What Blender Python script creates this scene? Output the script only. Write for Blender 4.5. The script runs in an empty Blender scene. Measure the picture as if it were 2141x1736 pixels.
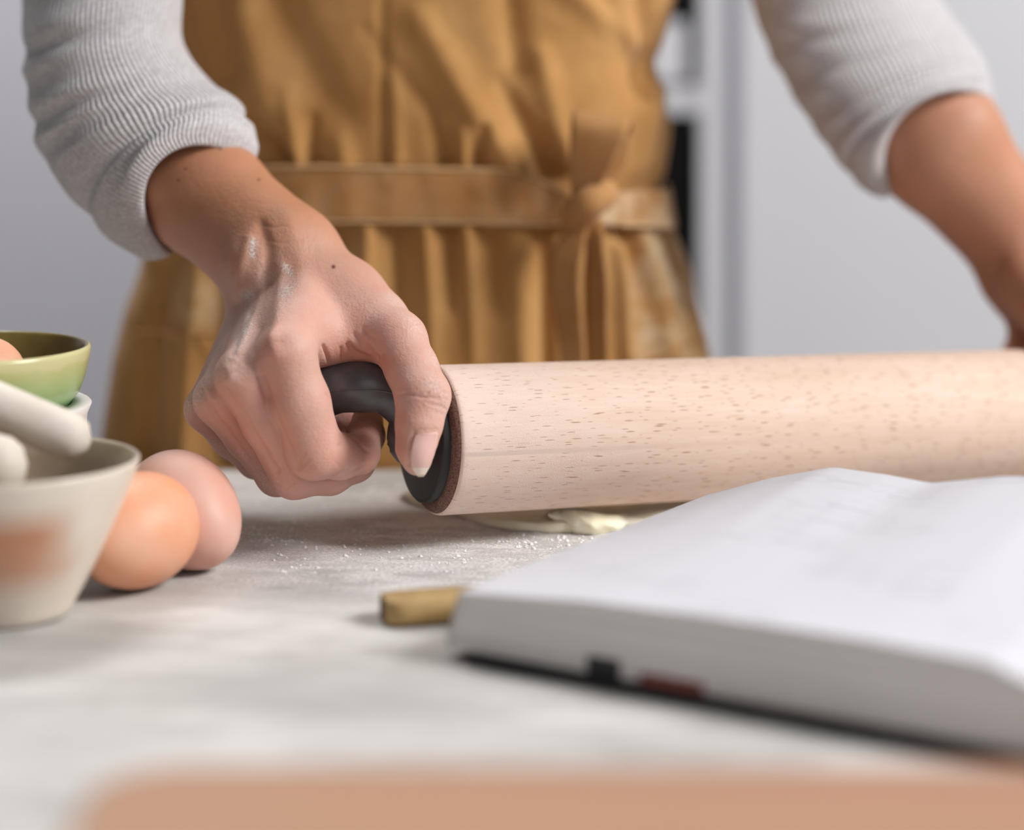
import bpy, bmesh, math, random
import numpy as np
from mathutils import Vector, Matrix

random.seed(7); np.random.seed(7)
SC = bpy.context.scene
COL = SC.collection

# ------------------------------------------------------------------ camera, light, exposure
F, CX, HY, H = 4300.0, 1070.5, 130.0, 0.208      # focal length in pixels, centre column, horizon row, height over the worktop
cam_d = bpy.data.cameras.new('camera'); cam = bpy.data.objects.new('camera', cam_d); COL.objects.link(cam)
cam.location = (0, 0, H); cam.rotation_euler = (math.pi/2, 0, 0)
cam_d.sensor_width = 36.0; cam_d.lens = F/2141.0*36.0; cam_d.shift_y = -(868-HY)/2141.0
cam_d.clip_start = 0.02
cam_d.dof.use_dof = True; cam_d.dof.focus_distance = 0.872; cam_d.dof.aperture_fstop = 2.65
cam_d.dof.aperture_blades = 0
SC.camera = cam
w = bpy.data.worlds.new('room_light'); SC.world = w; w.use_nodes = True
w.node_tree.nodes['Background'].inputs[0].default_value = (0.93, 0.95, 1.0, 1)
w.node_tree.nodes['Background'].inputs[1].default_value = 0.09
def area(name, loc, target, sx, sy, power, col):
    l = bpy.data.lights.new(name, 'AREA'); l.shape = 'RECTANGLE'; l.size = sx; l.size_y = sy; l.energy = power; l.color = col
    o = bpy.data.objects.new(name, l); COL.objects.link(o); o.location = loc
    o.rotation_euler = (Vector(target)-Vector(loc)).to_track_quat('-Z', 'Y').to_euler(); return o
area('window_light', (1.95, 0.30, 1.60), (0.0, 0.9, 0.05), 0.95, 0.95, 80, (1.0, 0.992, 0.98))
area('front_fill_light', (0.75, -1.35, 0.95), (0.0, 0.9, 0.1), 1.6, 1.2, 5.5, (0.97, 0.985, 1.0))  # added fill lamp behind the camera, lifts the surfaces facing it
area('rear_fill_light', (-0.5, 1.9, 1.85), (-0.6, 2.5, 0.2), 0.8, 0.5, 42, (1.0, 0.99, 0.98))  # added unseen lamp that brightens the back wall
vs = SC.view_settings
vs.view_transform = 'Standard'; vs.look = 'None'; vs.exposure = 0.0; vs.gamma = 1.0; vs.use_curve_mapping = False
SC.cycles.use_denoising = True
SC.cycles.use_adaptive_sampling = True; SC.cycles.adaptive_threshold = 0.08; SC.cycles.adaptive_min_samples = 16
SC.cycles.max_bounces = 5; SC.cycles.diffuse_bounces = 3; SC.cycles.glossy_bounces = 2; SC.cycles.caustics_reflective = False; SC.cycles.caustics_refractive = False

# ------------------------------------------------------------------ helpers
def P(px, py, D):
    """The point of the room at distance D from the camera plane that the photograph shows at pixel (px, py)."""
    return np.array(((px-CX)/F*D, D, H-(py-HY)/F*D))
def proj(v):
    v = np.asarray(v); D = np.maximum(v[..., 1], 1e-3)
    return CX+v[..., 0]/D*F, HY+(H-v[..., 2])/D*F
def srgb(r, g, b):
    f = lambda c: (c/255/12.92) if c/255 <= 0.04045 else ((c/255+0.055)/1.055)**2.4
    return (f(r), f(g), f(b), 1.0)
def link(o, parent=None):
    COL.objects.link(o)
    if parent is not None: o.parent = parent
    return o
def tag(o, label=None, cat=None, group=None, kind=None):
    if label: o['label'] = label
    if cat: o['category'] = cat
    if group: o['group'] = group
    if kind: o['kind'] = kind
    return o
def empty(name, loc=(0, 0, 0)):
    o = bpy.data.objects.new(name, None); o.empty_display_size = 0.02; o.location = loc; COL.objects.link(o); return o
def mesh_obj(name, verts, faces, mat=None, parent=None, smooth=True, uv=None):
    me = bpy.data.meshes.new(name)
    v = np.asarray(verts, dtype=np.float64)
    off = np.array(parent.location) if parent is not None and parent.parent is None else np.zeros(3)
    if parent is not None and parent.parent is not None: off = np.array(parent.parent.location)+np.array(parent.location)
    v = v-off
    me.from_pydata([tuple(x) for x in v], [], [tuple(int(i) for i in f) for f in faces]); me.validate(); me.update()
    if smooth: me.shade_smooth()
    if uv is not None:
        lay = me.uv_layers.new(name='UVMap')
        li = np.empty(len(me.loops), dtype=np.int32); me.loops.foreach_get('vertex_index', li)
        lay.data.foreach_set('uv', np.asarray(uv, dtype=np.float32)[li].ravel())
    o = bpy.data.objects.new(name, me); link(o, parent)
    if mat is not None: me.materials.append(mat)
    return o
def grid(fn, nu, nv, wrap=False):
    """fn(i,j)->point ; returns verts, quads"""
    V = [fn(i, j) for j in range(nv) for i in range(nu)]
    Fc = []
    for j in range(nv-1):
        for i in range(nu if wrap else nu-1):
            a = j*nu+i; b = j*nu+(i+1) % nu
            Fc.append((a, b, b+nu, a+nu))
    return V, Fc
def lathe(prof, n=64, c=(0, 0, 0)):
    V, Fc = grid(lambda i, j: (c[0]+prof[j][0]*math.cos(2*math.pi*i/n), c[1]+prof[j][0]*math.sin(2*math.pi*i/n), c[2]+prof[j][1]), n, len(prof), True)
    return V, Fc
def cat(points, n, closed=False):
    """Catmull-Rom through the points"""
    p = np.asarray(points, float); m = len(p); out = []
    segs = m if closed else m-1
    for s in range(segs):
        i0, i1, i2, i3 = s-1, s, s+1, s+2
        if closed: q = [p[k % m] for k in (i0, i1, i2, i3)]
        else: q = [p[min(max(k, 0), m-1)] for k in (i0, i1, i2, i3)]
        for k in range(n):
            t = k/n
            out.append(0.5*((2*q[1])+(-q[0]+q[2])*t+(2*q[0]-5*q[1]+4*q[2]-q[3])*t*t+(-q[0]+3*q[1]-3*q[2]+q[3])*t**3))
    if not closed: out.append(p[-1])
    return np.array(out)
def tube(path, radii, n=16, cap=True, flat=1.0):
    path = np.asarray(path, float); m = len(path); V = []; up = np.array((0.0, 0.0, 1.0))
    for k in range(m):
        t = path[min(k+1, m-1)]-path[max(k-1, 0)]; t /= np.linalg.norm(t)
        s = np.cross(t, up); s /= (np.linalg.norm(s)+1e-9); u = np.cross(s, t)
        for i in range(n):
            a = 2*math.pi*i/n
            V.append(path[k]+radii[k]*(math.cos(a)*s+flat*math.sin(a)*u))
    Fc = []
    for j in range(m-1):
        for i in range(n):
            a = j*n+i; b = j*n+(i+1) % n; Fc.append((a, b, b+n, a+n))
    if cap:
        Fc.append(tuple(range(n))[::-1]); Fc.append(tuple(range((m-1)*n, m*n)))
    return V, Fc
def box(x0, x1, y0, y1, z0, z1, bev=0.0):
    bm = bmesh.new(); bmesh.ops.create_cube(bm, size=1.0)
    for v in bm.verts: v.co = Vector(((x0+x1)/2+v.co.x*(x1-x0), (y0+y1)/2+v.co.y*(y1-y0), (z0+z1)/2+v.co.z*(z1-z0)))
    if bev: bmesh.ops.bevel(bm, geom=bm.edges[:], offset=bev, segments=2, affect='EDGES', profile=0.5)
    V = [tuple(v.co) for v in bm.verts]; bm.verts.index_update(); Fc = [[v.index for v in f.verts] for f in bm.faces]; bm.free(); return V, Fc
def join(*parts):
    V, Fc = [], []
    for v, f in parts:
        o = len(V); V += [tuple(x) for x in v]; Fc += [tuple(i+o for i in q) for q in f]
    return V, Fc

# ------------------------------------------------------------------ materials
class N:
    """small node-tree writer"""
    def __init__(s, name):
        s.m = bpy.data.materials.new(name); s.m.use_nodes = True; s.t = s.m.node_tree; s.b = s.t.nodes['Principled BSDF']
    def add(s, typ, **kw):
        n = s.t.nodes.new(typ)
        for k, v in kw.items():
            if k in n.inputs.keys() if isinstance(k, str) else False: n.inputs[k].default_value = v
            else: setattr(n, k, v)
        return n
    def l(s, a, b): s.t.links.new(a, b)
    def coord(s, kind='Object', scale=(1, 1, 1), rot=(0, 0, 0), loc=(0, 0, 0)):
        c = s.t.nodes.new('ShaderNodeTexCoord'); m = s.t.nodes.new('ShaderNodeMapping')
        m.inputs['Scale'].default_value = scale; m.inputs['Rotation'].default_value = rot; m.inputs['Location'].default_value = loc
        s.l(c.outputs[kind], m.inputs['Vector']); return m.outputs[0]
    def noise(s, vec, scale, detail=3, rough=0.55):
        n = s.t.nodes.new('ShaderNodeTexNoise'); n.inputs['Scale'].default_value = scale; n.inputs['Detail'].default_value = detail
        n.inputs['Roughness'].default_value = rough; s.l(vec, n.inputs['Vector']); return n.outputs['Fac']
    def ramp(s, fac, stops):
        r = s.t.nodes.new('ShaderNodeValToRGB'); s.l(fac, r.inputs[0]); e = r.color_ramp.elements
        while len(e) < len(stops): e.new(0.5)
        for k, (p, c) in enumerate(stops):
            e[k].position = p; e[k].color = c if not isinstance(c, (int, float)) else (c, c, c, 1)
        return r.outputs[0]
    def mix(s, fac, a, b, mode='MIX'):
        n = s.t.nodes.new('ShaderNodeMix'); n.data_type = 'RGBA'; n.blend_type = mode
        for val, i in ((fac, 0), (a, 6), (b, 7)):
            if isinstance(val, (int, float, tuple)): n.inputs[i].default_value = val
            else: s.l(val, n.inputs[i])
        return n.outputs[2]
    def math(s, op, a, b=None, clamp=False):
        n = s.t.nodes.new('ShaderNodeMath'); n.operation = op; n.use_clamp = clamp
        for i, val in enumerate((a, b)):
            if val is None: continue
            if isinstance(val, (int, float)): n.inputs[i].default_value = val
            else: s.l(val, n.inputs[i])
        return n.outputs[0]
    def attr(s, name):
        n = s.t.nodes.new('ShaderNodeAttribute'); n.attribute_name = name; return n.outputs['Fac']
    def bump(s, h, strength, dist, prev=None):
        n = s.t.nodes.new('ShaderNodeBump'); n.inputs['Strength'].default_value = strength; n.inputs['Distance'].default_value = dist
        s.l(h, n.inputs['Height'])
        if prev is not None: s.l(prev, n.inputs['Normal'])
        s.l(n.outputs[0], s.b.inputs['Normal']); return n.outputs[0]
    def color(s, c):
        if isinstance(c, tuple): s.b.inputs['Base Color'].default_value = c
        else: s.l(c, s.b.inputs['Base Color'])
    def set(s, **kw):
        for k, v in kw.items(): s.b.inputs[k.replace('_', ' ')].default_value = v
        return s
def plain(name, c, rough=0.5, c2=None, scale=30, bump=0.0, spec=0.5):
    n = N(name); n.set(Roughness=rough); n.b.inputs['Specular IOR Level'].default_value = spec
    v = n.coord(); f = n.noise(v, scale)
    if c2 is not None: n.color(n.mix(n.ramp(f, [(0.35, 0.0), (0.65, 1.0)]), c, c2))
    else: n.color(c)
    if bump: n.bump(n.noise(v, scale*12), bump, 0.0005)
    return n.m

def m_skin():
    n = N('skin'); v = n.coord()
    tone = n.mix(n.attr('pink'), srgb(186, 132, 98), srgb(213, 169, 154))
    tone = n.mix(n.math('MULTIPLY', n.attr('red'), 0.6), tone, srgb(205, 120, 100))
    blot = n.ramp(n.noise(v, 90, 4), [(0.35, 0.0), (0.7, 1.0)])
    tone = n.mix(n.math('MULTIPLY', blot, 0.35), tone, srgb(208, 140, 118))
    tone = n.mix(n.attr('mole'), tone, srgb(105, 55, 40))
    fl = n.math('MULTIPLY', n.attr('flour'), n.ramp(n.noise(v, 1100, 5, 0.75), [(0.42, 0.0), (0.56, 1.0)]))
    tone = n.mix(fl, tone, srgb(240, 232, 228))
    n.color(tone)
    n.set(Roughness=0.5); n.b.inputs['Specular IOR Level'].default_value = 0.35
    n.b.inputs['Subsurface Weight'].default_value = 0.25
    n.b.inputs['Subsurface Radius'].default_value = (1.0, 0.35, 0.2); n.b.inputs['Subsurface Scale'].default_value = 0.003
    vor = n.t.nodes.new('ShaderNodeTexVoronoi'); vor.inputs['Scale'].default_value = 900; n.l(v, vor.inputs['Vector'])
    b1 = n.bump(vor.outputs['Distance'], 0.22, 0.0005)
    b2 = n.bump(n.noise(v, 300, 5, 0.65), 0.34, 0.0012, b1)
    n.bump(fl, 0.5, 0.0004, b2)
    return n.m
def m_knit():
    n = N('grey_knit'); tc = n.t.nodes.new('ShaderNodeTexCoord'); sep = n.t.nodes.new('ShaderNodeSeparateXYZ'); n.l(tc.outputs['UV'], sep.inputs[0])
    ph = n.math('MULTIPLY', sep.outputs[0], 2*math.pi*104)
    s = n.math('ADD', n.math('MULTIPLY', n.math('SINE', ph), 0.5), 0.5)
    v = n.coord()
    ms = n.t.nodes.new('ShaderNodeTexNoise'); ms.inputs['Scale'].default_value = 700; ms.inputs['Detail'].default_value = 3; n.l(v, ms.inputs['Vector'])
    base = n.mix(n.ramp(ms.outputs['Fac'], [(0.4, 0.0), (0.62, 1.0)]), srgb(196, 191, 192), srgb(224, 220, 222))
    n.color(n.mix(n.math('MULTIPLY', n.math('SUBTRACT', 1.0, s), 0.22), base, srgb(150, 143, 142)))
    n.set(Roughness=0.95); n.b.inputs['Specular IOR Level'].default_value = 0.1
    n.b.inputs['Sheen Weight'].default_value = 0.25
    b = n.bump(s, 0.75, 0.0009); n.bump(ms.outputs['Fac'], 0.4, 0.0006, b)
    return n.m
def m_cloth(name, a, b, pale):
    n = N(name); v = n.coord()
    c = n.mix(n.ramp(n.noise(v, 22, 4), [(0.35, 0.0), (0.68, 1.0)]), a, b)
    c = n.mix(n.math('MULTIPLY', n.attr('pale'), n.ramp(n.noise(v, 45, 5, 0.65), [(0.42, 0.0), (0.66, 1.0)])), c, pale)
    wv = n.noise(n.coord(scale=(1400, 1400, 500)), 1.0, 2)
    n.color(n.mix(n.math('MULTIPLY', wv, 0.18), c, srgb(110, 72, 36)))
    n.set(Roughness=0.9); n.b.inputs['Specular IOR Level'].default_value = 0.12; n.b.inputs['Sheen Weight'].default_value = 0.12
    bb = n.bump(wv, 0.4, 0.0005); n.bump(n.noise(v, 60, 4), 0.35, 0.004, bb)
    return n.m
def m_beech():
    n = N('beech_wood'); tc = n.t.nodes.new('ShaderNodeTexCoord'); sep = n.t.nodes.new('ShaderNodeSeparateXYZ'); n.l(tc.outputs['UV'], sep.inputs[0])
    U, Vv = sep.outputs[0], sep.outputs[1]      # metres along the grain, metres around
    def vec(sx, sy, oz=0.0):
        c = n.t.nodes.new('ShaderNodeCombineXYZ'); n.l(n.math('MULTIPLY', U, sx), c.inputs[0]); n.l(n.math('MULTIPLY', Vv, sy), c.inputs[1]); c.inputs[2].default_value = oz; return c.outputs[0]
    base = n.mix(n.ramp(n.noise(vec(14, 120), 1.0, 4), [(0.3, 0.0), (0.7, 1.0)]), srgb(222, 192, 171), srgb(233, 207, 190))
    base = n.mix(n.math('MULTIPLY', n.ramp(n.noise(vec(70, 900, 3.0), 1.0, 3), [(0.45, 0.0), (0.75, 1.0)]), 0.35), base, srgb(214, 170, 130))
    def flecks(sx, sy, lo, hi, oz):
        vr = n.t.nodes.new('ShaderNodeTexVoronoi'); vr.voronoi_dimensions = '2D'; vr.inputs['Scale'].default_value = 1.0; n.l(vec(sx, sy, oz), vr.inputs['Vector'])
        sp = n.t.nodes.new('ShaderNodeSeparateColor'); n.l(vr.outputs['Color'], sp.inputs[0])
        th = n.math('ADD', n.math('MULTIPLY', sp.outputs[0], hi-lo), lo)
        k = n.math('DIVIDE', vr.outputs['Distance'], th)
        return n.ramp(k, [(0.55, 1.0), (1.0, 0.0)]), sp.outputs[1]
    d1, r1 = flecks(74, 640, 0.03, 0.22, 0.0)
    base = n.mix(n.math('MULTIPLY', d1, n.math('ADD', n.math('MULTIPLY', r1, 0.4), 0.55)), base, srgb(158, 104, 74))
    d2, r2 = flecks(30, 230, 0.0, 0.13, 5.0)
    base = n.mix(n.math('MULTIPLY', d2, n.math('MULTIPLY', r2, 0.6)), base, srgb(205, 148, 98))
    # flour dust: a patch near the end grain and a thin veil
    fl = n.ramp(n.noise(vec(1500, 1500), 1.0, 4, 0.7), [(0.48, 0.0), (0.66, 1.0)])
    big = n.ramp(n.noise(vec(22, 34, 2.0), 1.0, 4, 0.6), [(0.45, 0.0), (0.72, 1.0)])
    near = n.ramp(n.math('MULTIPLY', U, 6.0), [(0.0, 1.0), (0.55, 0.12)])
    f = n.math('MULTIPLY', n.math('MULTIPLY', fl, 0.85), n.math('ADD', n.math('MULTIPLY', big, near), n.math('MULTIPLY', near, 0.25)), clamp=True)
    veil = n.math('ADD', n.math('MULTIPLY', near, 0.28), 0.04)
    base = n.mix(veil, base, srgb(246, 228, 220)); base = n.mix(f, base, srgb(248, 244, 242))
    n.color(base); n.set(Roughness=0.62); n.b.inputs['Specular IOR Level'].default_value = 0.25
    b = n.bump(n.math('SUBTRACT', 1.0, d1), 0.35, 0.0004); n.bump(f, 0.5, 0.0004, b)
    return n.m
def m_table():
    n = N('pale_stone'); v = n.coord()
    vs_ = n.coord(scale=(1.0, 2.6, 1.0), rot=(0, 0, 0.25))
    c = n.mix(n.ramp(n.noise(vs_, 7, 5, 0.6), [(0.36, 0.0), (0.66, 1.0)]), srgb(178, 176, 173), srgb(222, 218, 215))
    c = n.mix(n.math('MULTIPLY', n.ramp(n.noise(vs_, 18, 5, 0.7), [(0.5, 0.0), (0.66, 1.0)]), 0.6), c, srgb(172, 167, 162))
    # flour dusting around the dough
    sep = n.t.nodes.new('ShaderNodeSeparateXYZ'); n.l(n.coord(), sep.inputs[0])
    dx = n.math('MULTIPLY', n.math('SUBTRACT', sep.outputs[0], 0.01), 5.0); dy = n.math('MULTIPLY', n.math('SUBTRACT', sep.outputs[1], 0.255), 7.5)
    rr = n.math('SQRT', n.math('ADD', n.math('MULTIPLY', dx, dx), n.math('MULTIPLY', dy, dy)))
    near = n.ramp(rr, [(0.45, 1.0), (1.1, 0.0)])
    fine = n.ramp(n.noise(v, 620, 5, 0.8), [(0.42, 0.0), (0.60, 1.0)])
    clump = n.ramp(n.noise(vs_, 45, 5, 0.65), [(0.36, 0.0), (0.58, 1.0)])
    f = n.math('MULTIPLY', near, n.math('MULTIPLY', n.math('ADD', n.math('MULTIPLY', clump, 1.2), 0.5), n.math('ADD', n.math('MULTIPLY', fine, 0.75), 0.25)), clamp=True)
    n.color(n.mix(f, c, srgb(252, 249, 247)))
    n.set(Roughness=0.55); n.b.inputs['Specular IOR Level'].default_value = 0.3
    n.bump(f, 0.5, 0.0008)
    return n.m
def m_egg(name, a, b):
    n = N(name); v = n.coord()
    n.color(n.mix(n.ramp(n.noise(v, 35, 4), [(0.3, 0.0), (0.7, 1.0)]), a, b)); n.set(Roughness=0.5)
    n.b.inputs['Subsurface Weight'].default_value = 0.15; n.b.inputs['Subsurface Radius'].default_value = (1, 0.5, 0.3); n.b.inputs['Subsurface Scale'].default_value = 0.004
    n.bump(n.noise(v, 1800, 2), 0.15, 0.0003); return n.m
def m_wood(name, a, b, axis=(40, 3, 40)):
    n = N(name); v = n.coord(scale=axis)
    n.color(n.mix(n.ramp(n.noise(v, 1.5, 5, 0.6), [(0.3, 0.0), (0.7, 1.0)]), a, b)); n.set(Roughness=0.6); return n.m

M = dict(
    skin=m_skin(), knit=m_knit(),
    apron=m_cloth('ochre_linen', srgb(188, 139, 82), srgb(203, 156, 100), srgb(232, 210, 176)),
    belt=m_cloth('ochre_belt', srgb(180, 130, 78), srgb(194, 144, 92), srgb(228, 204, 170)),
    seam=plain('ochre_seam', srgb(236, 206, 162), 0.9, spec=0.1),
    beech=m_beech(), ring=plain('stained_end_grain', srgb(104, 76, 68), 0.9, srgb(150, 118, 106), 1400, 0.5, 0.1),
    rubber=plain('black_rubber', srgb(88, 87, 90), 0.3, srgb(98, 97, 99), 220, 0.0, 0.6),
    cap=plain('black_plastic', srgb(42, 42, 42), 0.5, spec=0.4),
    table=m_table(), wall=plain('grey_wall', srgb(200, 199, 205), 0.9, spec=0.1),
    cabinet=plain('white_cabinet', srgb(224, 224, 229), 0.55, spec=0.3), gap=plain('grey_side', srgb(190, 190, 195), 0.7),
    black=plain('black_glass', srgb(10, 10, 11), 0.35, spec=0.2), grey=plain('grey_panel', srgb(158, 155, 156), 0.5),
    floor=plain('floor_tile', srgb(140, 138, 136), 0.6, srgb(150, 148, 146), 4),
    dough=plain('dough', srgb(246, 238, 208), 0.7, srgb(252, 247, 232), 60, 0.35, 0.25),
    flour=plain('flour', srgb(246, 242, 240), 0.95, spec=0.05),
    page=None, pedge=None, cover=plain('black_cover', srgb(38, 38, 40), 0.6), red=plain('red_print', srgb(140, 78, 68), 0.7),
    beige=None, beige_in=plain('brown_glaze', srgb(150, 132, 112), 0.3, srgb(172, 156, 138), 30),
    green=None, olive=plain('olive_glaze', srgb(120, 104, 52), 0.25, srgb(142, 124, 70), 40), white=plain('white_ceramic', srgb(226, 220, 216), 0.45),
    pale=plain('pale_stoneware', srgb(224, 214, 202), 0.6, srgb(212, 200, 186), 40),
    egg1=m_egg('egg_orange', srgb(226, 154, 114), srgb(225, 174, 146)), egg2=m_egg('egg_pink', srgb(216, 176, 164), srgb(216, 158, 136)),
    spoon=m_wood('olive_wood', srgb(186, 156, 102), srgb(150, 118, 70)), dark_end=plain('dark_end_grain', srgb(86, 66, 44), 0.8),
    board=m_wood('warm_board_wood', srgb(172, 126, 100), srgb(184, 142, 110), (3, 30, 30)),
)
def m_page():
    n = N('page_paper'); tc = n.t.nodes.new('ShaderNodeTexCoord'); br = n.t.nodes.new('ShaderNodeTexBrick')
    mp = n.t.nodes.new('ShaderNodeMapping'); mp.inputs['Scale'].default_value = (9, 40, 1); n.l(tc.outputs['UV'], mp.inputs[0]); n.l(mp.outputs[0], br.inputs['Vector'])
    br.inputs['Scale'].default_value = 1.0; br.inputs['Mortar Size'].default_value = 0.22; br.inputs['Brick Width'].default_value = 1.2; br.inputs['Row Height'].default_value = 1.0
    br.inputs['Color1'].default_value = srgb(150, 150, 156); br.inputs['Color2'].default_value = srgb(196, 196, 200); br.inputs['Mortar'].default_value = srgb(210, 209, 215)
    mask = n.ramp(n.noise(n.coord('UV', (2.2, 3.0, 1)), 1.6, 1), [(0.5, 0.0), (0.58, 1.0)])
    n.color(n.mix(n.math('MULTIPLY', mask, 0.35), srgb(210, 209, 215), br.outputs['Color'])); n.set(Roughness=0.75); n.b.inputs['Specular IOR Level'].default_value = 0.2
    return n.m
def m_pedge():
    n = N('page_edges'); v = n.coord(scale=(4, 4, 900)); f = n.noise(v, 1.0, 3)
    n.color(n.mix(n.ramp(f, [(0.35, 0.0), (0.65, 1.0)]), srgb(226, 222, 218), srgb(246, 244, 244))); n.set(Roughness=0.85); n.bump(f, 0.6, 0.001); return n.m
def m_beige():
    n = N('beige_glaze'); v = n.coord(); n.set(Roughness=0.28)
    n.color(n.mix(n.attr('tan_patch'), n.mix(n.noise(v, 40), srgb(228, 217, 203), srgb(216, 203, 188)), srgb(196, 138, 104))); return n.m
def m_green():
    n = N('green_glaze'); v = n.coord(); n.set(Roughness=0.22)
    sep = n.t.nodes.new('ShaderNodeSeparateXYZ'); n.l(v, sep.inputs[0])
    z = n.math('ADD', n.math('MULTIPLY', sep.outputs[2], 50.0), n.math('MULTIPLY', n.math('SUBTRACT', n.noise(v, 60), 0.5), 0.5))
    n.color(n.ramp(z, [(0.1, srgb(134, 172, 120)), (0.55, srgb(164, 186, 128)), (0.9, srgb(190, 192, 132)), (1.0, srgb(206, 200, 150))])); return n.m
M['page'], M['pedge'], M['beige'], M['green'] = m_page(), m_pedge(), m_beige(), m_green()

# ------------------------------------------------------------------ the setting
tag(mesh_obj('wall_back', *box(-3.0, 3.0, 2.80, 2.90, -0.9, 1.9), M['wall'], smooth=False), 'plain grey kitchen wall behind the person', 'wall', kind='structure')
tag(mesh_obj('floor', *box(-3.0, 3.0, -0.6, 2.90, -0.95, -0.9), M['floor'], smooth=False), 'grey tiled kitchen floor under the table', 'floor', kind='structure')

tb = empty('kitchen_table', (0, 0.62, -0.9))
tag(tb, 'pale stone-topped kitchen table dusted with flour', 'table')
mesh_obj('tabletop', *box(-0.85, 0.85, 0.12, 1.052, -0.04, 0.0, 0.003), M['table'], tb, smooth=False)
for x in (-0.8, 0.8):
    for y in (0.17, 1.0):
        mesh_obj('leg', *box(x-0.035, x+0.035, y-0.035, y+0.035, -0.9, -0.0405, 0.003), M['board'], tb, smooth=False)

# tall kitchen units behind the person
DB = 1.75
def bx(px, D=DB): return (px-CX)/F*D
def bz(py, D=DB): return H-(py-HY)/F*D
cab = empty('tall_cabinet', (bx(2050), DB+0.3, -0.9))
tag(cab, 'tall plain light grey cabinet with smooth door behind the right arm', 'cabinet')
mesh_obj('carcass', *box(bx(1508), bx(2900), DB+0.012, DB+0.55, -0.9, 1.5), M['gap'], cab, smooth=False)
mesh_obj('door', *box(bx(1548), bx(2880), DB, DB+0.0115, -0.85, 1.48, 0.002), M['cabinet'], cab, smooth=False)
ov = empty('oven_cabinet', (bx(1200), DB+0.3, -0.9))
tag(ov, 'white tall oven housing seen between apron and right arm', 'cabinet')
mesh_obj('side_panel', *box(bx(1464), bx(1506), DB-0.01, DB+0.55, -0.9, 1.5), M['cabinet'], ov, smooth=False)
mesh_obj('side_panel', *box(bx(700), bx(750), DB-0.01, DB+0.55, -0.9, 1.5), M['cabinet'], ov, smooth=False)
mesh_obj('shelf', *box(bx(751), bx(1463), DB-0.008, DB+0.55, bz(234), bz(184)), M['cabinet'], ov, smooth=False)
mesh_obj('drawer_front', *box(bx(751), bx(1463), DB-0.008, DB+0.03, -0.85, bz(1250)), M['cabinet'], ov, smooth=False)
mesh_obj('back_panel', *box(bx(751), bx(1463), DB+0.5, DB+0.55, -0.84, 1.5), M['gap'], ov, smooth=False)
mw = empty('microwave_oven', (bx(1100), DB+0.2, bz(183)))
tag(mw, 'grey built-in microwave with black glass above the black oven', 'microwave')
mesh_obj('housing', *box(bx(760), bx(1458), DB+0.03, DB+0.45, bz(183.5), bz(-260)), M['grey'], mw, smooth=False)
mesh_obj('glass_door', *box(bx(790), bx(1456), DB-0.006, DB+0.0295, bz(34), bz(-250), 0.003), M['black'], mw, smooth=False)
mesh_obj('control_panel', *box(bx(790), bx(1430), DB-0.006, DB+0.0295, bz(172), bz(45), 0.003), M['cabinet'], mw, smooth=False)
on = empty('built_in_oven', (bx(1100), DB+0.2, bz(1248)))
tag(on, 'black glass built-in oven below the white shelf', 'oven')
mesh_obj('housing', *box(bx(760), bx(1458), DB+0.03, DB+0.45, bz(1249), bz(236)), M['black'], on, smooth=False)
mesh_obj('glass_door', *box(bx(756), bx(1462), DB-0.005, DB+0.0295, bz(1240), bz(238), 0.003), M['black'], on, smooth=False)

# ------------------------------------------------------------------ rolling pin
TH = math.radians(24.0); L_PIN = 0.315; R_PIN = 0.032
A0 = P(907, 920, 0.888)                                   # axis at the near end of the full-radius body
A1 = A0+np.array((math.cos(TH), math.sin(TH), 0))*L_PIN; A1[2] = 0.0338
AX = (A1-A0)/np.linalg.norm(A1-A0); L_PIN = float(np.linalg.norm(A1-A0))
S1 = np.cross(AX, (0, 0, 1.0)); S1 /= np.linalg.norm(S1); S2 = np.cross(S1, AX)
def along(prof, n=96, vscale=1.0):
    """surface of revolution on the pin axis; prof = [(s, r)] with s measured from A0 towards A1"""
    V, Fc = grid(lambda i, j: A0+AX*prof[j][0]+prof[j][1]*(math.cos(2*math.pi*i/n)*S1+math.sin(2*math.pi*i/n)*S2), n, len(prof), True)
    uv = [(prof[j][0], i/n*2*math.pi*R_PIN) for j in range(len(prof)) for i in range(n)]
    return V, Fc, uv
pin = empty('rolling_pin', tuple(A0*0.5+A1*0.5-np.array((0, 0, R_PIN))))
tag(pin, 'pale beech rolling pin with black handles dusted with flour', 'rolling pin')
V, Fc, uv = along([(0.0, R_PIN-0.0009), (0.0006, R_PIN-0.0002), (0.0016, R_PIN)]+[(s, R_PIN) for s in np.linspace(0.004, L_PIN-0.004, 40)]+[(L_PIN-0.0016, R_PIN), (L_PIN-0.0006, R_PIN-0.0002), (L_PIN, R_PIN-0.0009)])
mesh_obj('roller', V, Fc, M['beech'], pin, uv=uv)
CAP_R = 0.0266
for sgn, s0 in ((-1, 0.0), (1, L_PIN)):
    V, Fc, uv = along([(s0, R_PIN-0.0009), (s0+sgn*0.0012, R_PIN-0.0016), (s0+sgn*0.0024, R_PIN-0.0032), (s0+sgn*0.0028, CAP_R+0.0006), (s0+sgn*0.0028, CAP_R-0.004)])
    mesh_obj('end_ring', V, Fc, M['ring'], pin)
    V, Fc, uv = along([(s0+sgn*0.0026, CAP_R), (s0+sgn*0.0058, CAP_R), (s0+sgn*0.0066, CAP_R-0.0008), (s0+sgn*0.0068, CAP_R-0.002), (s0+sgn*0.0068, 0.0002)])
    mesh_obj('end_cap', V, Fc, M['cap'], pin)
HP = [P(588, 852, 0.896), P(640, 838, 0.888), P(700, 812, 0.8835), P(755, 808, 0.882), P(802, 812, 0.8835), P(832, 836, 0.886), P(856, 872, 0.887), A0-AX*0.011, A0-AX*0.0055]
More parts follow.
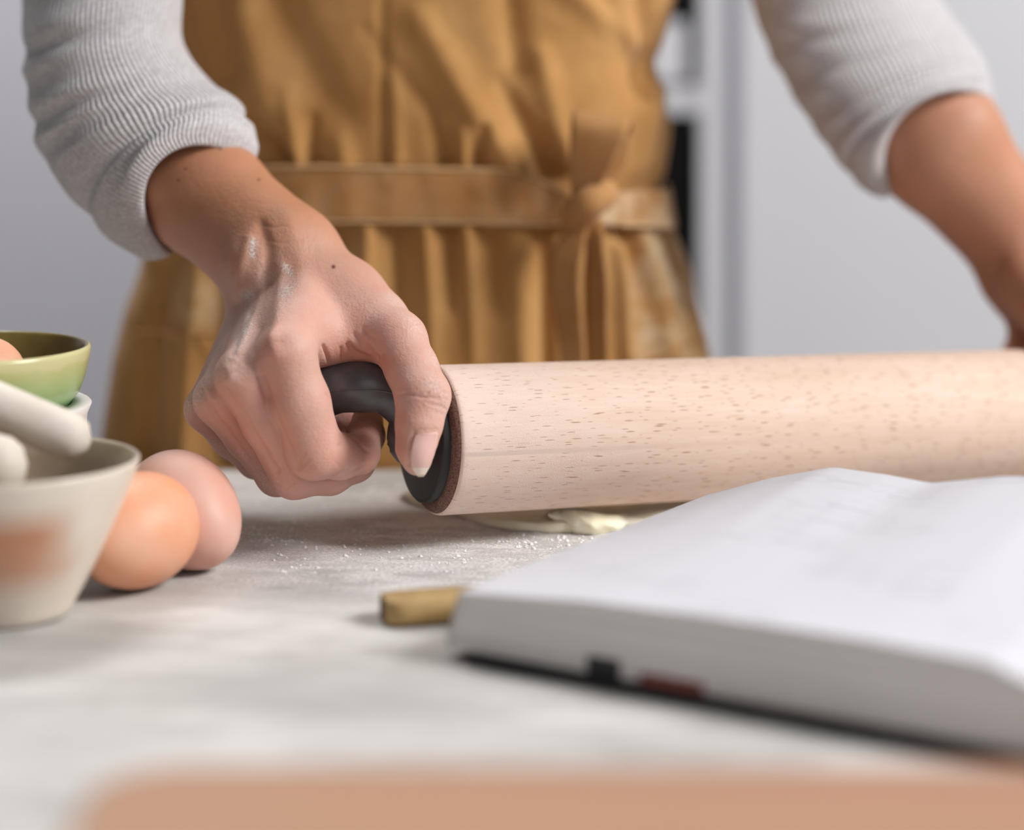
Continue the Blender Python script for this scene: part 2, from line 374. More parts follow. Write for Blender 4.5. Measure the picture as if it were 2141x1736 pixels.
HR = [0.0085, 0.0108, 0.0111, 0.0112, 0.0109, 0.0098, 0.0090, 0.0100, 0.0125]
def mirror(p):
    """mirror image across the middle of the pin"""
    p = np.asarray(p, float); mid = (A0+A1)/2; ax = AX.copy(); ax[2] = 0; ax /= np.linalg.norm(ax)
    return p-2*((p-mid)@ax)[..., None]*ax if p.ndim > 1 else p-2*((p-mid)@ax)*ax
for side in (0, 1):
    pts = np.array(HP); 
    if side: pts = mirror(pts); pts[:, 2] -= A0[2]-A1[2]
    path = cat(pts, 10); rad = np.interp(np.linspace(0, 1, len(path)), np.linspace(0, 1, len(HR)), HR)
    k = 8; rad[:k] *= np.sqrt(1-(1-np.arange(k)/k)**2*0.98)
    hd = mesh_obj('handle', *tube(path, rad, 28), M['rubber'], pin)
    sv = []
    for q in range(8, 60):
        t = path[q+1]-path[q-1]; t /= np.linalg.norm(t); s = np.cross(t, (0, 0, 1)); s /= np.linalg.norm(s)
        s = s if s[1] < 0 else -s
        sv.append(path[q]+s*rad[q]*0.985)
    mesh_obj('mould_seam', *tube(sv, [0.0004]*len(sv), 6), M['rubber'], hd)

# ------------------------------------------------------------------ implicit-surface body
def surface_nets(f, org, h):
    nx, ny, nz = f.shape
    ins = f < 0
    c = [ins[i:nx-1+i, j:ny-1+j, k:nz-1+k] for i in (0, 1) for j in (0, 1) for k in (0, 1)]
    s = sum(x.astype(np.int8) for x in c); act = (s > 0) & (s < 8)
    ii = np.argwhere(act); idx = -np.ones(act.shape, np.int32); idx[act] = np.arange(len(ii))
    off = np.array([(i, j, k) for i in (0, 1) for j in (0, 1) for k in (0, 1)])
    val = np.stack([f[ii[:, 0]+o[0], ii[:, 1]+o[1], ii[:, 2]+o[2]] for o in off], 1)
    acc = np.zeros((len(ii), 3)); cnt = np.zeros(len(ii))
    for a in range(8):
        for b in range(a+1, 8):
            if np.abs(off[a]-off[b]).sum() != 1: continue
            va, vb = val[:, a], val[:, b]; m = (va < 0) != (vb < 0)
            t = np.where(m, va/np.where(m, va-vb, 1), 0)
            p = off[a]+t[:, None]*(off[b]-off[a]); acc[m] += p[m]; cnt[m] += 1
    v = (ii+acc/cnt[:, None])*h+org
    quads = []
    for ax in range(3):
        sl0 = [slice(1, None)]*3; sl1 = [slice(1, None)]*3
        sl0[ax] = slice(0, -1); sl1[ax] = slice(1, None)
        o1, o2 = [(1, 2), (2, 0), (0, 1)][ax]
        a_ = ins[tuple(sl0)]; b_ = ins[tuple(sl1)]; ch = np.argwhere(a_ != b_)
        if not len(ch): continue
        base = ch.copy(); base[:, o1] += 1; base[:, o2] += 1
        g = base.copy()
        ok = (g[:, o1] < act.shape[o1]) & (g[:, o2] < act.shape[o2]) & (g[:, ax] < act.shape[ax]); g = g[ok]
        flip = ins[g[:, 0], g[:, 1], g[:, 2]]
        def at(d1, d2):
            q = g.copy(); q[:, o1] -= d1; q[:, o2] -= d2; return idx[q[:, 0], q[:, 1], q[:, 2]]
        q = np.stack([at(1, 1), at(0, 1), at(0, 0), at(1, 0)], 1)
        q[~flip] = q[~flip][:, ::-1]
        quads.append(q)
    q = np.concatenate(quads); q = q[(q >= 0).all(1)]
    return v, q
def smin(a, b, k):
    if k <= 0: return np.minimum(a, b)
    h = np.maximum(k-np.abs(a-b), 0)/k
    return np.minimum(a, b)-h*h*k*0.25
class Field:
    def __init__(s, lo, hi, h):
        s.lo = np.array(lo); s.h = h; s.n = np.ceil((np.array(hi)-s.lo)/h).astype(int)+1
        s.ax = [s.lo[i]+np.arange(s.n[i])*h for i in range(3)]
    def new(s): return np.full(tuple(s.n), 0.05, np.float32)
    def cone(s, arr, a, ra, b, rb, k, margin=0.016):
        a, b = np.asarray(a), np.asarray(b); r = max(ra, rb)+margin
        lo = np.minimum(a, b)-r; hi = np.maximum(a, b)+r
        i0 = np.maximum(np.floor((lo-s.lo)/s.h).astype(int), 0); i1 = np.minimum(np.ceil((hi-s.lo)/s.h).astype(int)+1, s.n)
        if (i1 <= i0).any(): return
        X = (s.ax[0][i0[0]:i1[0]]-a[0])[:, None, None]; Y = (s.ax[1][i0[1]:i1[1]]-a[1])[None, :, None]; Z = (s.ax[2][i0[2]:i1[2]]-a[2])[None, None, :]
        d = b-a; L = float(d@d)+1e-12
        t = np.clip((X*d[0]+Y*d[1]+Z*d[2])/L, 0, 1).astype(np.float32)
        q = np.sqrt((X-t*d[0])**2+(Y-t*d[1])**2+(Z-t*d[2])**2)-(ra+(rb-ra)*t)
        sl = tuple(slice(i0[i], i1[i]) for i in range(3))
        arr[sl] = smin(arr[sl], q.astype(np.float32), k)
    def chain(s, arr, pts, k):
        for (a, ra), (b, rb) in zip(pts[:-1], pts[1:]): s.cone(arr, a, ra, b, rb, k)

mm = 0.001
def J(px, py, D, r): return (P(px, py, D), r*mm)
FINGERS = [
    [J(598, 742, .850, 11.4), J(625, 842, .852, 12.6), J(658, 942, .856, 11.8), J(712, 955, .866, 9.2), J(752, 949, .875, 8.2), J(764, 912, .889, 8.0), J(768, 882, .900, 7.0)],
    [J(508, 788, .852, 11.0), J(560, 880, .858, 10.8), J(616, 990, .870, 10.4), J(690, 988, .880, 9.2), J(742, 966, .890, 8.4), J(766, 915, .904, 7.6)],
    [J(456, 836, .865, 9.8), J(518, 912, .874, 9.4), J(580, 992, .888, 9.0), J(650, 988, .900, 8.6), J(705, 968, .910, 8.0), J(735, 920, .922, 7.2)],
    [J(428, 858, .880, 8.0), J(482, 914, .889, 8.2), J(536, 960, .899, 8.2), J(600, 968, .914, 7.6), J(650, 950, .922, 7.0), J(680, 915, .930, 6.4)],
]
THUMB = [J(722, 628, .905, 16.0), J(786, 674, .890, 13.4), J(832, 712, .876, 11.9), J(861, 772, .8655, 10.6), J(884, 828, .8565, 11.0), J(876, 888, .852, 9.2), J(869, 938, .850, 7.5), J(872, 967, .8495, 5.4)]
PALM = [  # (a, b) round cones of the back of the hand, the palm and the thumb web
    (J(655, 588, .914, 14), J(600, 738, .851, 11)),
    (J(615, 598, .918, 14), J(510, 784, .853, 10.6)),
    (J(585, 606, .924, 14), J(460, 832, .866, 9.6)),
    (J(556, 622, .930, 12), J(432, 852, .881, 8.2)),
    (J(600, 660, .925, 13), J(540, 840, .906, 12)),
    (J(660, 620, .925, 14), J(620, 760, .908, 12)),
    (J(620, 700, .874, 11.5), J(760, 692, .890, 10)),
    (J(640, 722, .880, 9), J(740, 706, .890, 9)),
    (J(700, 640, .902, 14), J(760, 690, .892, 11)),
    (J(608, 560, .919, 20), J(722, 628, .905, 16)),
    (J(600, 560, .921, 20), J(568, 640, .92, 14)),
    (J(600, 860, .922, 13), J(715, 856, .922, 12)), (J(600, 860, .930, 13), J(620, 760, .915, 12)),
]
FOREARM = [
    (J(606, 524, .920, 19.5), J(452, 390, .950, 19)), (J(552, 566, .924, 18.0), J(408, 424, .954, 20)),
    (J(452, 390, .950, 19), J(255, 150, 1.0, 25)), (J(408, 424, .954, 20), J(230, 190, 1.0, 25)),
    (J(578, 546, .922, 17), J(430, 406, .952, 17)),
    (J(510, 548, .906, 5), J(516, 556, .905, 5)),
]
def hand_field(fd, fingers, thumb, palm, arm):
    body = fd.new()
    for a, b in palm: fd.cone(body, a[0], a[1], b[0], b[1], 0.0085)
    for a, b in arm: fd.cone(body, a[0], a[1], b[0], b[1], 0.012)
    out = None
    for fpts in fingers:
        g = fd.new(); fd.chain(g, fpts, 0.003)
        g = smin(g, body, 0.0055)
        out = g if out is None else smin(out, g, 0.0008)
    g = fd.new(); fd.chain(g, thumb, 0.004); g = smin(g, body, 0.011)
    return smin(out, g, 0.0012)
def taubin(v, q, it=6):
    n = len(v); e = np.concatenate([q[:, [0, 1]], q[:, [1, 2]], q[:, [2, 3]], q[:, [3, 0]]]); e = np.concatenate([e, e[:, ::-1]])
    deg = np.bincount(e[:, 0], minlength=n)[:, None]
    for k in range(it):
        for lam in (0.5, -0.52):
            s = np.stack([np.bincount(e[:, 0], v[e[:, 1], c], minlength=n) for c in range(3)], 1)
            v = v+lam*(s/np.maximum(deg, 1)-v)
    return v
def normals(v, q):
    fn = np.cross(v[q[:, 2]]-v[q[:, 0]], v[q[:, 3]]-v[q[:, 1]]); n = np.zeros_like(v)
    for c in range(4): np.add.at(n, q[:, c], fn)
    return n/(np.linalg.norm(n, axis=1)[:, None]+1e-12)

fd = Field((-0.190, 0.820, -0.002), (-0.018, 0.985, 0.215), 0.00065)
v1, q1 = surface_nets(hand_field(fd, FINGERS, THUMB, PALM, FOREARM), fd.lo, fd.h)
v1 = taubin(v1, q1, 5)
nn = normals(v1, q1); px, py = proj(v1)
view = np.array((0, 0, H))-v1; view /= np.linalg.norm(view, axis=1)[:, None]
facing = np.clip((nn*view).sum(1)*2.0, 0, 1)
def stroke(pts, width):
    """weight 0..1 of each vertex near a polyline drawn over the visible skin (pixel units)"""
    pts = np.asarray(pts, float); best = np.full(len(px), 1e9)
    for a, b in zip(pts[:-1], pts[1:]):
        d = b-a; t = np.clip(((px-a[0])*d[0]+(py-a[1])*d[1])/(d@d), 0, 1)
        best = np.minimum(best, np.hypot(px-a[0]-t*d[0], py-a[1]-t*d[1]))
    return np.exp(-(best/width)**2)*facing
relief = np.zeros(len(v1))
for pts, wd, amt in [
    # tendons and veins on the back of the hand and wrist
    ([(545, 470), (560, 520), (556, 590), (520, 650)], 14, -1.3), ([(600, 450), (630, 560), (640, 600)], 22, 0.7),
    ([(520, 500), (500, 570), (490, 620)], 12, 0.9), ([(478, 640), (462, 720)], 10, 0.7), ([(500, 640), (490, 740)], 9, -0.7),
    ([(590, 560), (580, 640), (572, 700)], 12, 0.8), ([(545, 600), (520, 690), (490, 750)], 9, 0.6), ([(545, 690), (515, 760)], 9, -0.6),
    # knuckles
    ([(566, 716), (574, 736)], 16, 1.3), ([(476, 772), (482, 790)], 14, 1.2), ([(432, 818), (436, 836)], 11, 0.9), ([(398, 842), (402, 862)], 9, 0.5),
    # folds of the thumb web
    ([(676, 724), (684, 745), (688, 760)], 4, -1.2), ([(713, 728), (714, 750)], 3.5, -0.8), ([(728, 722), (748, 742), (772, 748)], 5, -1.4), ([(742, 700), (768, 726), (790, 748)], 5, -1.0),
    ([(760, 690), (785, 712), (800, 740)], 6, -0.8), ([(735, 712), (758, 730)], 4, 0.7),
    # thumb joint creases
    ([(832, 826), (850, 822), (862, 827), (890, 832), (917, 834)], 3.2, -0.55), ([(885, 832), (904, 818), (922, 812)], 2.6, -0.45), ([(925, 820), (940, 825)], 2.5, -0.4),
    ([(872, 838), (900, 842), (930, 853)], 2.2, -0.25), ([(885, 806), (915, 800)], 2.2, -0.25),
    # index creases
    ([(683, 824), (688, 832), (700, 838)], 4, -0.6), ([(622, 968), (632, 957), (638, 950)], 2.6, -0.5), ([(634, 972), (644, 960)], 2.2, -0.4),
    ([(712, 912), (716, 926), (708, 934)], 3.5, -0.8), ([(758, 938), (772, 945)], 3, -0.5), ([(640, 985), (655, 975)], 2.2, -0.3), ([(722, 900), (760, 935)], 3, -0.3),
    ([(596, 1000), (606, 1012)], 2.5, -0.35),
    # furrows between the fingers
    ([(545, 790), (563, 837), (585, 900), (606, 944), (622, 976)], 8, -1.5), ([(470, 812), (496, 850), (517, 884), (560, 955), (580, 985)], 7, -1.3), ([(424, 815), (450, 870), (478, 905), (520, 960)], 7, -1.2),
    # fine skin lines on knuckles, thumb and wrist
    ([(612, 960), (620, 950), (628, 944)], 2.4, -0.3), ([(628, 982), (640, 968), (650, 962)], 2.4, -0.4), ([(640, 992), (656, 984)], 2.4, -0.3),
    ([(868, 816), (890, 808), (912, 806)], 2.4, -0.28), ([(876, 824), (896, 822)], 2.4, -0.3), ([(896, 846), (920, 850), (934, 858)], 2.2, -0.25), ([(906, 862), (926, 868)], 2.2, -0.22), ([(905, 790), (925, 795)], 2.2, -0.22),
    ([(560, 726), (575, 716), (590, 716)], 2.6, -0.25), ([(566, 742), (584, 736)], 2.6, -0.25), ([(470, 786), (486, 776)], 2.6, -0.25),
    ([(548, 468), (570, 476), (600, 474)], 3, -0.25), ([(556, 500), (590, 510), (630, 505)], 3, -0.2), ([(600, 1020), (616, 1010)], 2.4, -0.3), ([(700, 965), (720, 985)], 3, -0.25),
    ([(660, 1004), (720, 992), (775, 968)], 5, -0.7),
    # nail fold
    ([(866, 906), (858, 935), (854, 972)], 4, -0.5), ([(866, 903), (890, 899), (914, 898)], 3, -0.3),
]: relief += stroke(pts, wd)*0 + 0 if amt == 0 else stroke(pts, wd)*amt*mm
v1 = v1+nn*relief[:, None]
pink = np.clip((py-430)/200, 0, 1)
red = np.zeros(len(v1))
for pts, wd, a in [([(566, 716), (574, 736)], 30, .35), ([(720, 735), (800, 760)], 24, .75), ([(832, 870), (836, 950)], 16, .7), ([(700, 960), (770, 960)], 22, .35), ([(670, 940), (650, 980)], 26, .3),
                   ([(760, 900), (770, 870)], 40, .6), ([(590, 860), (620, 930)], 12, .35), ([(885, 850), (900, 830)], 24, .25), ([(480, 900), (560, 1000)], 30, .3)]:
    red = np.maximum(red, stroke(pts, wd)*a)
mole = np.zeros(len(v1))
for x, y, r in ((460, 310, 4), (406, 258, 3.2), (541, 376, 3.2), (388, 353, 2.6), (373, 377, 2.8), (697, 558, 4.5)):
    mole = np.maximum(mole, (np.exp(-((np.hypot(px-x, py-y))/r)**4))*facing)
flour = np.zeros(len(v1))
for pts, wd, a in [([(530, 505), (528, 535)], 7, 1.0), ([(597, 560), (606, 572)], 9, .9), ([(590, 615), (602, 606)], 12, 1.0), ([(520, 620), (515, 680), (495, 720)], 16, 1.0), ([(475, 670), (462, 720)], 20, .85),
                   ([(440, 730), (395, 840)], 26, .55), ([(900, 690), (920, 770)], 16, .4), ([(820, 620), (880, 690)], 14, .3), ([(905, 800), (935, 850)], 22, .35), ([(560, 590), (480, 760)], 40, .3), ([(430, 930), (560, 1020)], 26, .3)]:
    flour = np.maximum(flour, stroke(pts, wd)*a)

# the other hand: the same grip, mirrored, its wrist carried on to the other sleeve
dz = A0[2]-A1[2]
mj = lambda j: (mirror(j[0])-np.array((0, 0, dz)), j[1])
fing2 = [[mj(j) for j in f] for f in FINGERS]; th2 = [mj(j) for j in THUMB]; palm2 = [(mj(a), mj(b)) for a, b in PALM]
W2a, W2b = mj(FOREARM[0][0]), mj(FOREARM[1][0])
def J2(px, py, D, r): return (P(px, py, D), r*mm)
arm2 = [(J2(2172, 530, 1.085, 21), J2(1988, 280, 1.075, 24)), (J2(2150, 560, 1.086, 20), J2(1945, 328, 1.075, 25)), (W2a, J2(2172, 530, 1.085, 21)), (W2b, J2(2150, 560, 1.086, 20)),
        (J2(1988, 280, 1.075, 24), J2(1790, 10, 1.11, 29)), (J2(1945, 328, 1.075, 25), J2(1760, 30, 1.11, 29))]
fd2 = Field((0.150, 0.930, -0.012), (0.40, 1.15, 0.27), 0.0016)
v2, q2 = surface_nets(hand_field(fd2, fing2, th2, palm2, arm2), fd2.lo, fd2.h); v2 = taubin(v2, q2, 4)

# torso and upper arms (under the clothes)
BX = -0.055; BY = 1.15
EL1, EL2 = P(190, -430, 1.05), P(1675, -450, 1.15)
SH1, SH2 = np.array((BX-0.155, 1.17, 0.50)), np.array((BX+0.155, 1.17, 0.50))
f1, f2 = P(238, 150, 1.0), P(1770, -5, 1.11)
def torso_field(fd, grow=0.0, arms=True):
    g = fd.new()
    for z0, w0, d0, z1, w1, d1 in ((-0.20, .09, .085, .0, .085, .08), (.0, .085, .08, .14, .062, .074), (.14, .062, .074, .32, .07, .085), (.32, .07, .085, .44, .09, .075)):
        for sx in (-1, 0, 1): fd.cone(g, (BX+sx*w0*0.78, BY+.005, z0), d0*0.9+grow, (BX+sx*w1*0.78, BY+.005, z1), d1*0.9+grow, 0.03, 0.05)
    fd.cone(g, (BX, BY+.02, .44), .075+grow, (BX, BY+.02, .60), .05+grow, 0.04, 0.05)
    if arms:
        for sh, el, fa in ((SH1, EL1, f1), (SH2, EL2, f2)):
            fd.cone(g, sh, .047+grow, el, .034+grow, 0.03, 0.05); fd.cone(g, el, .032+grow, fa, .025+grow, 0.02, 0.05)
    return g
fd3 = Field((-0.36, 0.95, -0.30), (0.31, 1.33, 0.62), 0.007)
v3, q3 = surface_nets(torso_field(fd3), fd3.lo, fd3.h)

person = empty('person', (BX, BY, -0.9))
tag(person, 'person in grey ribbed sweater and ochre apron rolling out dough', 'person')
n1, n2 = len(v1), len(v2)
VV = np.concatenate([v1, v2, v3]); QQ = np.concatenate([q1, q2+n1, q3+n1+n2])
body = mesh_obj('body', VV, QQ, M['skin'], person)
body['label'] = 'bare flour-dusted hands and forearms gripping the pin'
def attr(o, name, data):
    a = o.data.attributes.new(name, 'FLOAT', 'POINT'); buf = np.zeros(len(o.data.vertices), np.float32); buf[:len(data)] = data; a.data.foreach_set('value', buf)
z2 = np.zeros(len(v2))
attr(body, 'pink', np.concatenate([pink, np.full(len(v2), 0.15)])); attr(body, 'red', red); attr(body, 'mole', mole); attr(body, 'flour', flour)

# thumb nail: a curved plate lying on the thumb's end
nail_m = N('nail'); nail_m.color(srgb(232, 190, 180)); nail_m.set(Roughness=0.3); nail_m.b.inputs['Subsurface Weight'].default_value = 0.2; nail_m.b.inputs['Subsurface Scale'].default_value = 0.002
tip_m = N('nail_tip'); tip_m.color(srgb(240, 222, 206)); tip_m.set(Roughness=0.35)
nrm1 = normals(v1, q1); px, py = proj(v1); vis = (nrm1*view).sum(1) > -0.15
sel = np.where(vis & (px > 800) & (px < 960) & (py > 860) & (py < 1030) & (v1[:, 1] < .87))[0]
def skin_at(x, y):
    d2 = (px[sel]-x)**2+(py[sel]-y)**2; k = np.argsort(d2)[:14]; wt = 1/(d2[k]+9.0); wt /= wt.sum()
    p = (v1[sel[k]]*wt[:, None]).sum(0); nv = (nrm1[sel[k]]*wt[:, None]).sum(0); nv /= np.linalg.norm(nv)
    D = p[1]; q = P(x, y, D); return q, nv
rows = [(0.0, (874, 909), (912, 904)), (.06, (868, 910), (914, 905)), (.3, (862, 930), (911, 930)), (.55, (859, 952), (904, 952)), (.78, (860, 972), (897, 972)), (.92, (866, 986), (891, 986)), (1.0, (874, 995), (885, 995))]
NU, NV = 13, 19
def nail_pt(i, j, e):
    t = j/(NV-1); u = i/(NU-1); tt = [r[0] for r in rows]
    lx, ly = np.interp(t, tt, [r[1][0] for r in rows]), np.interp(t, tt, [r[1][1] for r in rows]); rx, ry = np.interp(t, tt, [r[2][0] for r in rows]), np.interp(t, tt, [r[2][1] for r in rows])
    q, nv = skin_at(lx+(rx-lx)*u, ly+(ry-ly)*u)
    return q, nv
G = [[nail_pt(i, j, 0) for i in range(NU)] for j in range(NV)]
Dn = np.array([[g[0][1] for g in r] for r in G])
for _ in range(6):                                     # even the plate out
    Dp = np.pad(Dn, 1, mode='edge'); Dn = (Dp[1:-1, 1:-1]*2+Dp[:-2, 1:-1]+Dp[2:, 1:-1]+Dp[1:-1, :-2]+Dp[1:-1, 2:])/6
def nail_v(e): 
    out = []
    for j in range(NV):
        for i in range(NU):
            q, nv = G[j][i]; x, y = proj(q); out.append(P(x, y, Dn[j, i]-0.0002)+nv*e)
    return out
V, V2 = nail_v(0.0005), nail_v(-0.0012)
Fc = [(j*NU+i, j*NU+i+1, (j+1)*NU+i+1, (j+1)*NU+i) for j in range(NV-1) for i in range(NU-1)]
nb = len(V); rim = list(range(NU))+[NU*j+NU-1 for j in range(1, NV)]+[NU*(NV-1)+i for i in range(NU-2, -1, -1)]+[NU*j for j in range(NV-2, 0, -1)]
sides = [(rim[k], rim[(k+1) % len(rim)], rim[(k+1) % len(rim)]+nb, rim[k]+nb) for k in range(len(rim))]
nail = mesh_obj('thumb_nail', V+V2, [f[::-1] for f in Fc]+[tuple(i+nb for i in f) for f in Fc]+sides, nail_m.m, body)
nail.data.materials.append(tip_m.m)
for p in nail.data.polygons:
    if p.index < len(Fc) and p.index//(NU-1) >= 15: p.material_index = 1

# ------------------------------------------------------------------ sweater
def ring_pts(A, B, Fv, Bk, n):
    """closed ring through silhouette points A and B, bulging by Fv to the front and Bk to the back"""
    A, B = np.asarray(A), np.asarray(B); C = (A+B)/2; out = []
    for i in range(n):
        a = 2*math.pi*i/n; c, s = math.cos(a), math.sin(a)
        out.append(C+(A-B)/2*c+(Fv*s if s > 0 else -Bk*s))
    return np.array(out)
def sleeve(name, rings, n=260, sub=16, folds=(), seed=1, parent=None):
    """rings: (Apx, Bpx, D, front vector px/px/m, back depth m)"""
    R = []
    for (ax, ay), (bx_, by_), D, (fx, fy, fdp), bk in rings:
        A, B = P(ax, ay, D), P(bx_, by_, D); C = (A+B)/2
        cpx, cpy = (ax+bx_)/2, (ay+by_)/2
        Fv = P(cpx+fx, cpy+fy, D-fdp)-C; Bv = np.array((0, bk, 0.0))
        R.append(ring_pts(A, B, Fv, Bv, n))
    R = np.array(R); m = len(R); out = []
    for s in range(m-1):
        q = [R[min(max(k, 0), m-1)] for k in (s-1, s, s+1, s+2)]
        for k in range(sub):
            t = k/sub
            out.append(0.5*((2*q[1])+(-q[0]+q[2])*t+(2*q[0]-5*q[1]+4*q[2]-q[3])*t*t+(-q[0]+3*q[1]-3*q[2]+q[3])*t**3))
    out.append(R[-1]); G = np.array(out)               # rows x n x 3
    rng = np.random.RandomState(seed)
    cen = G.mean(1, keepdims=True); rad = G-cen; rl = np.linalg.norm(rad, axis=2, keepdims=True); rd = rad/rl
    rows = np.linspace(0, m-1, len(G))[:, None]; an = np.arange(n)[None, :]/n*2*math.pi
    disp = np.zeros((len(G), n))
    for (v0, amp, wid, tilt, a0, aw) in folds:
        c = v0+tilt*np.cos(an-a0); wgt = np.exp(-((np.angle(np.exp(1j*(an-a0))))/aw)**2)
        disp += amp*mm*np.exp(-((rows-c)/wid)**2)*wgt
    G = G+rd*disp[:, :, None]
    V = G.reshape(-1, 3); Fc = []
    for j in range(len(G)-1):
        a = j*n+np.arange(n); b = j*n+(np.arange(n)+1) % n
        Fc += list(zip(a, b, b+n, a+n))
    uv = np.stack([np.tile(np.abs(np.arange(n)/n-0.5)*2*0.5+0.0, len(G)), np.repeat(np.linspace(0, 1, len(G)), n)], 1)
    uv[:, 0] *= 2.0*0.5
    return V, Fc, uv, G
sweater = mesh_obj('sweater', *surface_nets(torso_field(fd3, 0.0045, False), fd3.lo, fd3.h), M['knit'], person)
PI = math.pi
# the sleeve nearest the hand, pushed up and folded at the cuff; front is angle +90 degrees
R1 = [
    ((20, -420), (360, -440), 1.05, (10, -20, .040), .04), ((30, -200), (372, -210), 1.02, (5, -20, .040), .04),
    ((48, 20), (380, -30), .995, (-10, -20, .040), .04), ((56, 150), (384, 90), .982, (-20, -20, .038), .04),
    ((78, 270), (440, 170), .972, (-30, -30, .036), .036), ((120, 370), (492, 206), .964, (-45, -45, .034), .034),
    ((215, 490), (528, 258), .958, (-85, -85, .033), .032), ((290, 532), (533, 300), .954, (-108, -108, .032), .030),
    ((335, 541), (530, 335), .951, (-122, -112, .031), .028), ((352, 535), (520, 346), .951, (-108, -98, .028), .025),
    ((350, 520), (505, 340), .954, (-100, -92, .025), .023), ((330, 490), (490, 320), .960, (-90, -84, .022), .022), ((300, 440), (450, 270), .97, (-70, -70, .02), .02)]
V, Fc, uv, G1 = sleeve('sleeve', R1, sub=26, folds=[
    (1.2, 3, .30, .25, .9, .8), (2.05, 3.4, .24, .35, 1.0, .75), (2.75, 2.6, .15, .3, .7, .9), (3.25, 3.6, .20, .5, .9, .8), (3.95, 2.8, .14, .45, 1.0, .7), (4.25, 2.2, .3, .1, .1, .5), (4.75, 2.6, .18, .3, 1.1, .8),
    (2.4, -2.4, .12, .35, .9, .8), (3.6, -2.0, .10, .45, .9, .8), (5.72, -3.2, .18, .08, 1.6, 2.4), (5.25, 1.6, .25, .1, 1.5, 1.6), (7.3, 2.4, .6, .0, 1.6, 2.6), (2.6, -2.5, .35, .2, 2.6, .6), (1.6, 1.8, .2, -.6, 2.0, .7), (3.4, 1.4, .2, .5, 1.9, .6)], seed=3)
sl = mesh_obj('sleeve', V, Fc, M['knit'], sweater, uv=uv); sl['label'] = 'pushed-up sleeve with folded cuff, nearest arm'
R2 = [
    ((1500, -420), (1850, -480), 1.15, (0, -10, .045), .045), ((1530, -180), (1885, -220), 1.13, (0, -10, .045), .045),
    ((1572, 0), (1960, -20), 1.11, (0, -5, .045), .045), ((1618, 120), (2018, 66), 1.10, (-15, -10, .042), .042),
    ((1690, 245), (2056, 120), 1.09, (-30, -25, .040), .040), ((1760, 345), (2072, 165), 1.08, (-50, -45, .038), .036),
    ((1800, 392), (2078, 196), 1.075, (-62, -62, .036), .034), ((1845, 410), (2078, 215), 1.072, (-72, -74, .034), .032),
    ((1868, 405), (2068, 222), 1.072, (-74, -78, .032), .030), ((1870, 390), (2058, 216), 1.075, (-66, -70, .029), .028), ((1840, 350), (2040, 190), 1.085, (-50, -56, .026), .025), ((1790, 280), (2000, 110), 1.10, (-40, -40, .026), .025)]
V, Fc, uv, G2 = sleeve('sleeve', R2, n=200, sub=22, folds=[
    (1.4, 3, .3, .25, .9, .8), (2.2, 3.2, .24, .35, 1.0, .8), (2.8, 2.6, .15, .3, .7, .8), (3.4, 3.2, .2, .45, .9, .8), (4.1, 3.0, .16, .4, 1.0, .8), (4.8, 2.6, .2, .3, 1.0, .8), (5.5, -2.4, .2, .1, 1.6, 2.0), (6.9, 1.8, .5, 0, 1.6, 2.4), (3.0, -1.8, .12, .5, 1.0, .8), (3.8, 1.6, .2, .6, 2.0, .7)], seed=5)
sl = mesh_obj('sleeve', V, Fc, M['knit'], sweater, uv=uv); sl['label'] = 'pushed-up sleeve of the farther arm'
# upper arms of the sweater
for sh, el, low in ((SH1, EL1, P(200, -205, 1.02)), (SH2, EL2, P(1707, -200, 1.13))):
    path = cat([sh+np.array((0, 0, .01)), sh*.5+el*.5+np.array((0, 0, .004)), el, el*.4+low*.6], 9)
    mesh_obj('upper_sleeve', *tube(path, np.interp(np.linspace(0, 1, len(path)), [0, .5, .7, .85, 1], [.060, .054, .049, .046, .036]), 32), M['knit'], sweater)

# ------------------------------------------------------------------ apron
ZP = [-.30, -.003, .045, .0716, .093, .117, .136, .152, .1786, .208, .243, .33, .42]
HW = [.190, .172, .1655, .159, .153, .1460, .1390, .1375, .1405, .1365, .146, .150, .150]
HD = [.088, .087, .087, .088, .089, .089, .089, .090, .094, .098, .102, .104, .100]
CXo = [-.055, -.056, -.0552, -.055, -.053, -.055, -.055, -.055, -.055, -.056, -.055, -.055, -.055]
def apron_base(ph, z, out=0.0):
    hw = np.interp(z, ZP, HW)+out; hd = np.interp(z, ZP, HD)+out; c, s = math.cos(ph), math.sin(ph)
    return np.array((np.interp(z, ZP, CXo)+hw*math.copysign(abs(s)**0.86, s), BY-hd*math.copysign(abs(c)**0.72, c), z))
def apron_at(px_, py_, out=0.0):
    """point of the smooth apron front that lies at the given pixel"""
    z = 0.1; ph = 0.0
    for _ in range(14):
        p = apron_base(ph, z, out); z = H-(py_-HY)/F*p[1]
        X = (px_-CX)/F*p[1]; hw = np.interp(z, ZP, HW)+out; q = (X-np.interp(z, ZP, CXo))/hw; q = max(-0.999, min(0.999, q))
        ph = math.asin(math.copysign(abs(q)**(1/0.86), q))
    return apron_base(ph, z, out)
NP_, NZ_ = 420, 300
phs = np.linspace(-2.5, 2.5, NP_); zs = np.linspace(-0.28, 0.40, NZ_)
AG = np.array([[apron_base(ph, z) for ph in phs] for z in zs])
gx, gy = proj(AG)
nrm = np.zeros_like(AG); du = np.gradient(AG, axis=1); dv = np.gradient(AG, axis=0); nrm = np.cross(du, dv); nrm /= np.linalg.norm(nrm, axis=2)[..., None]
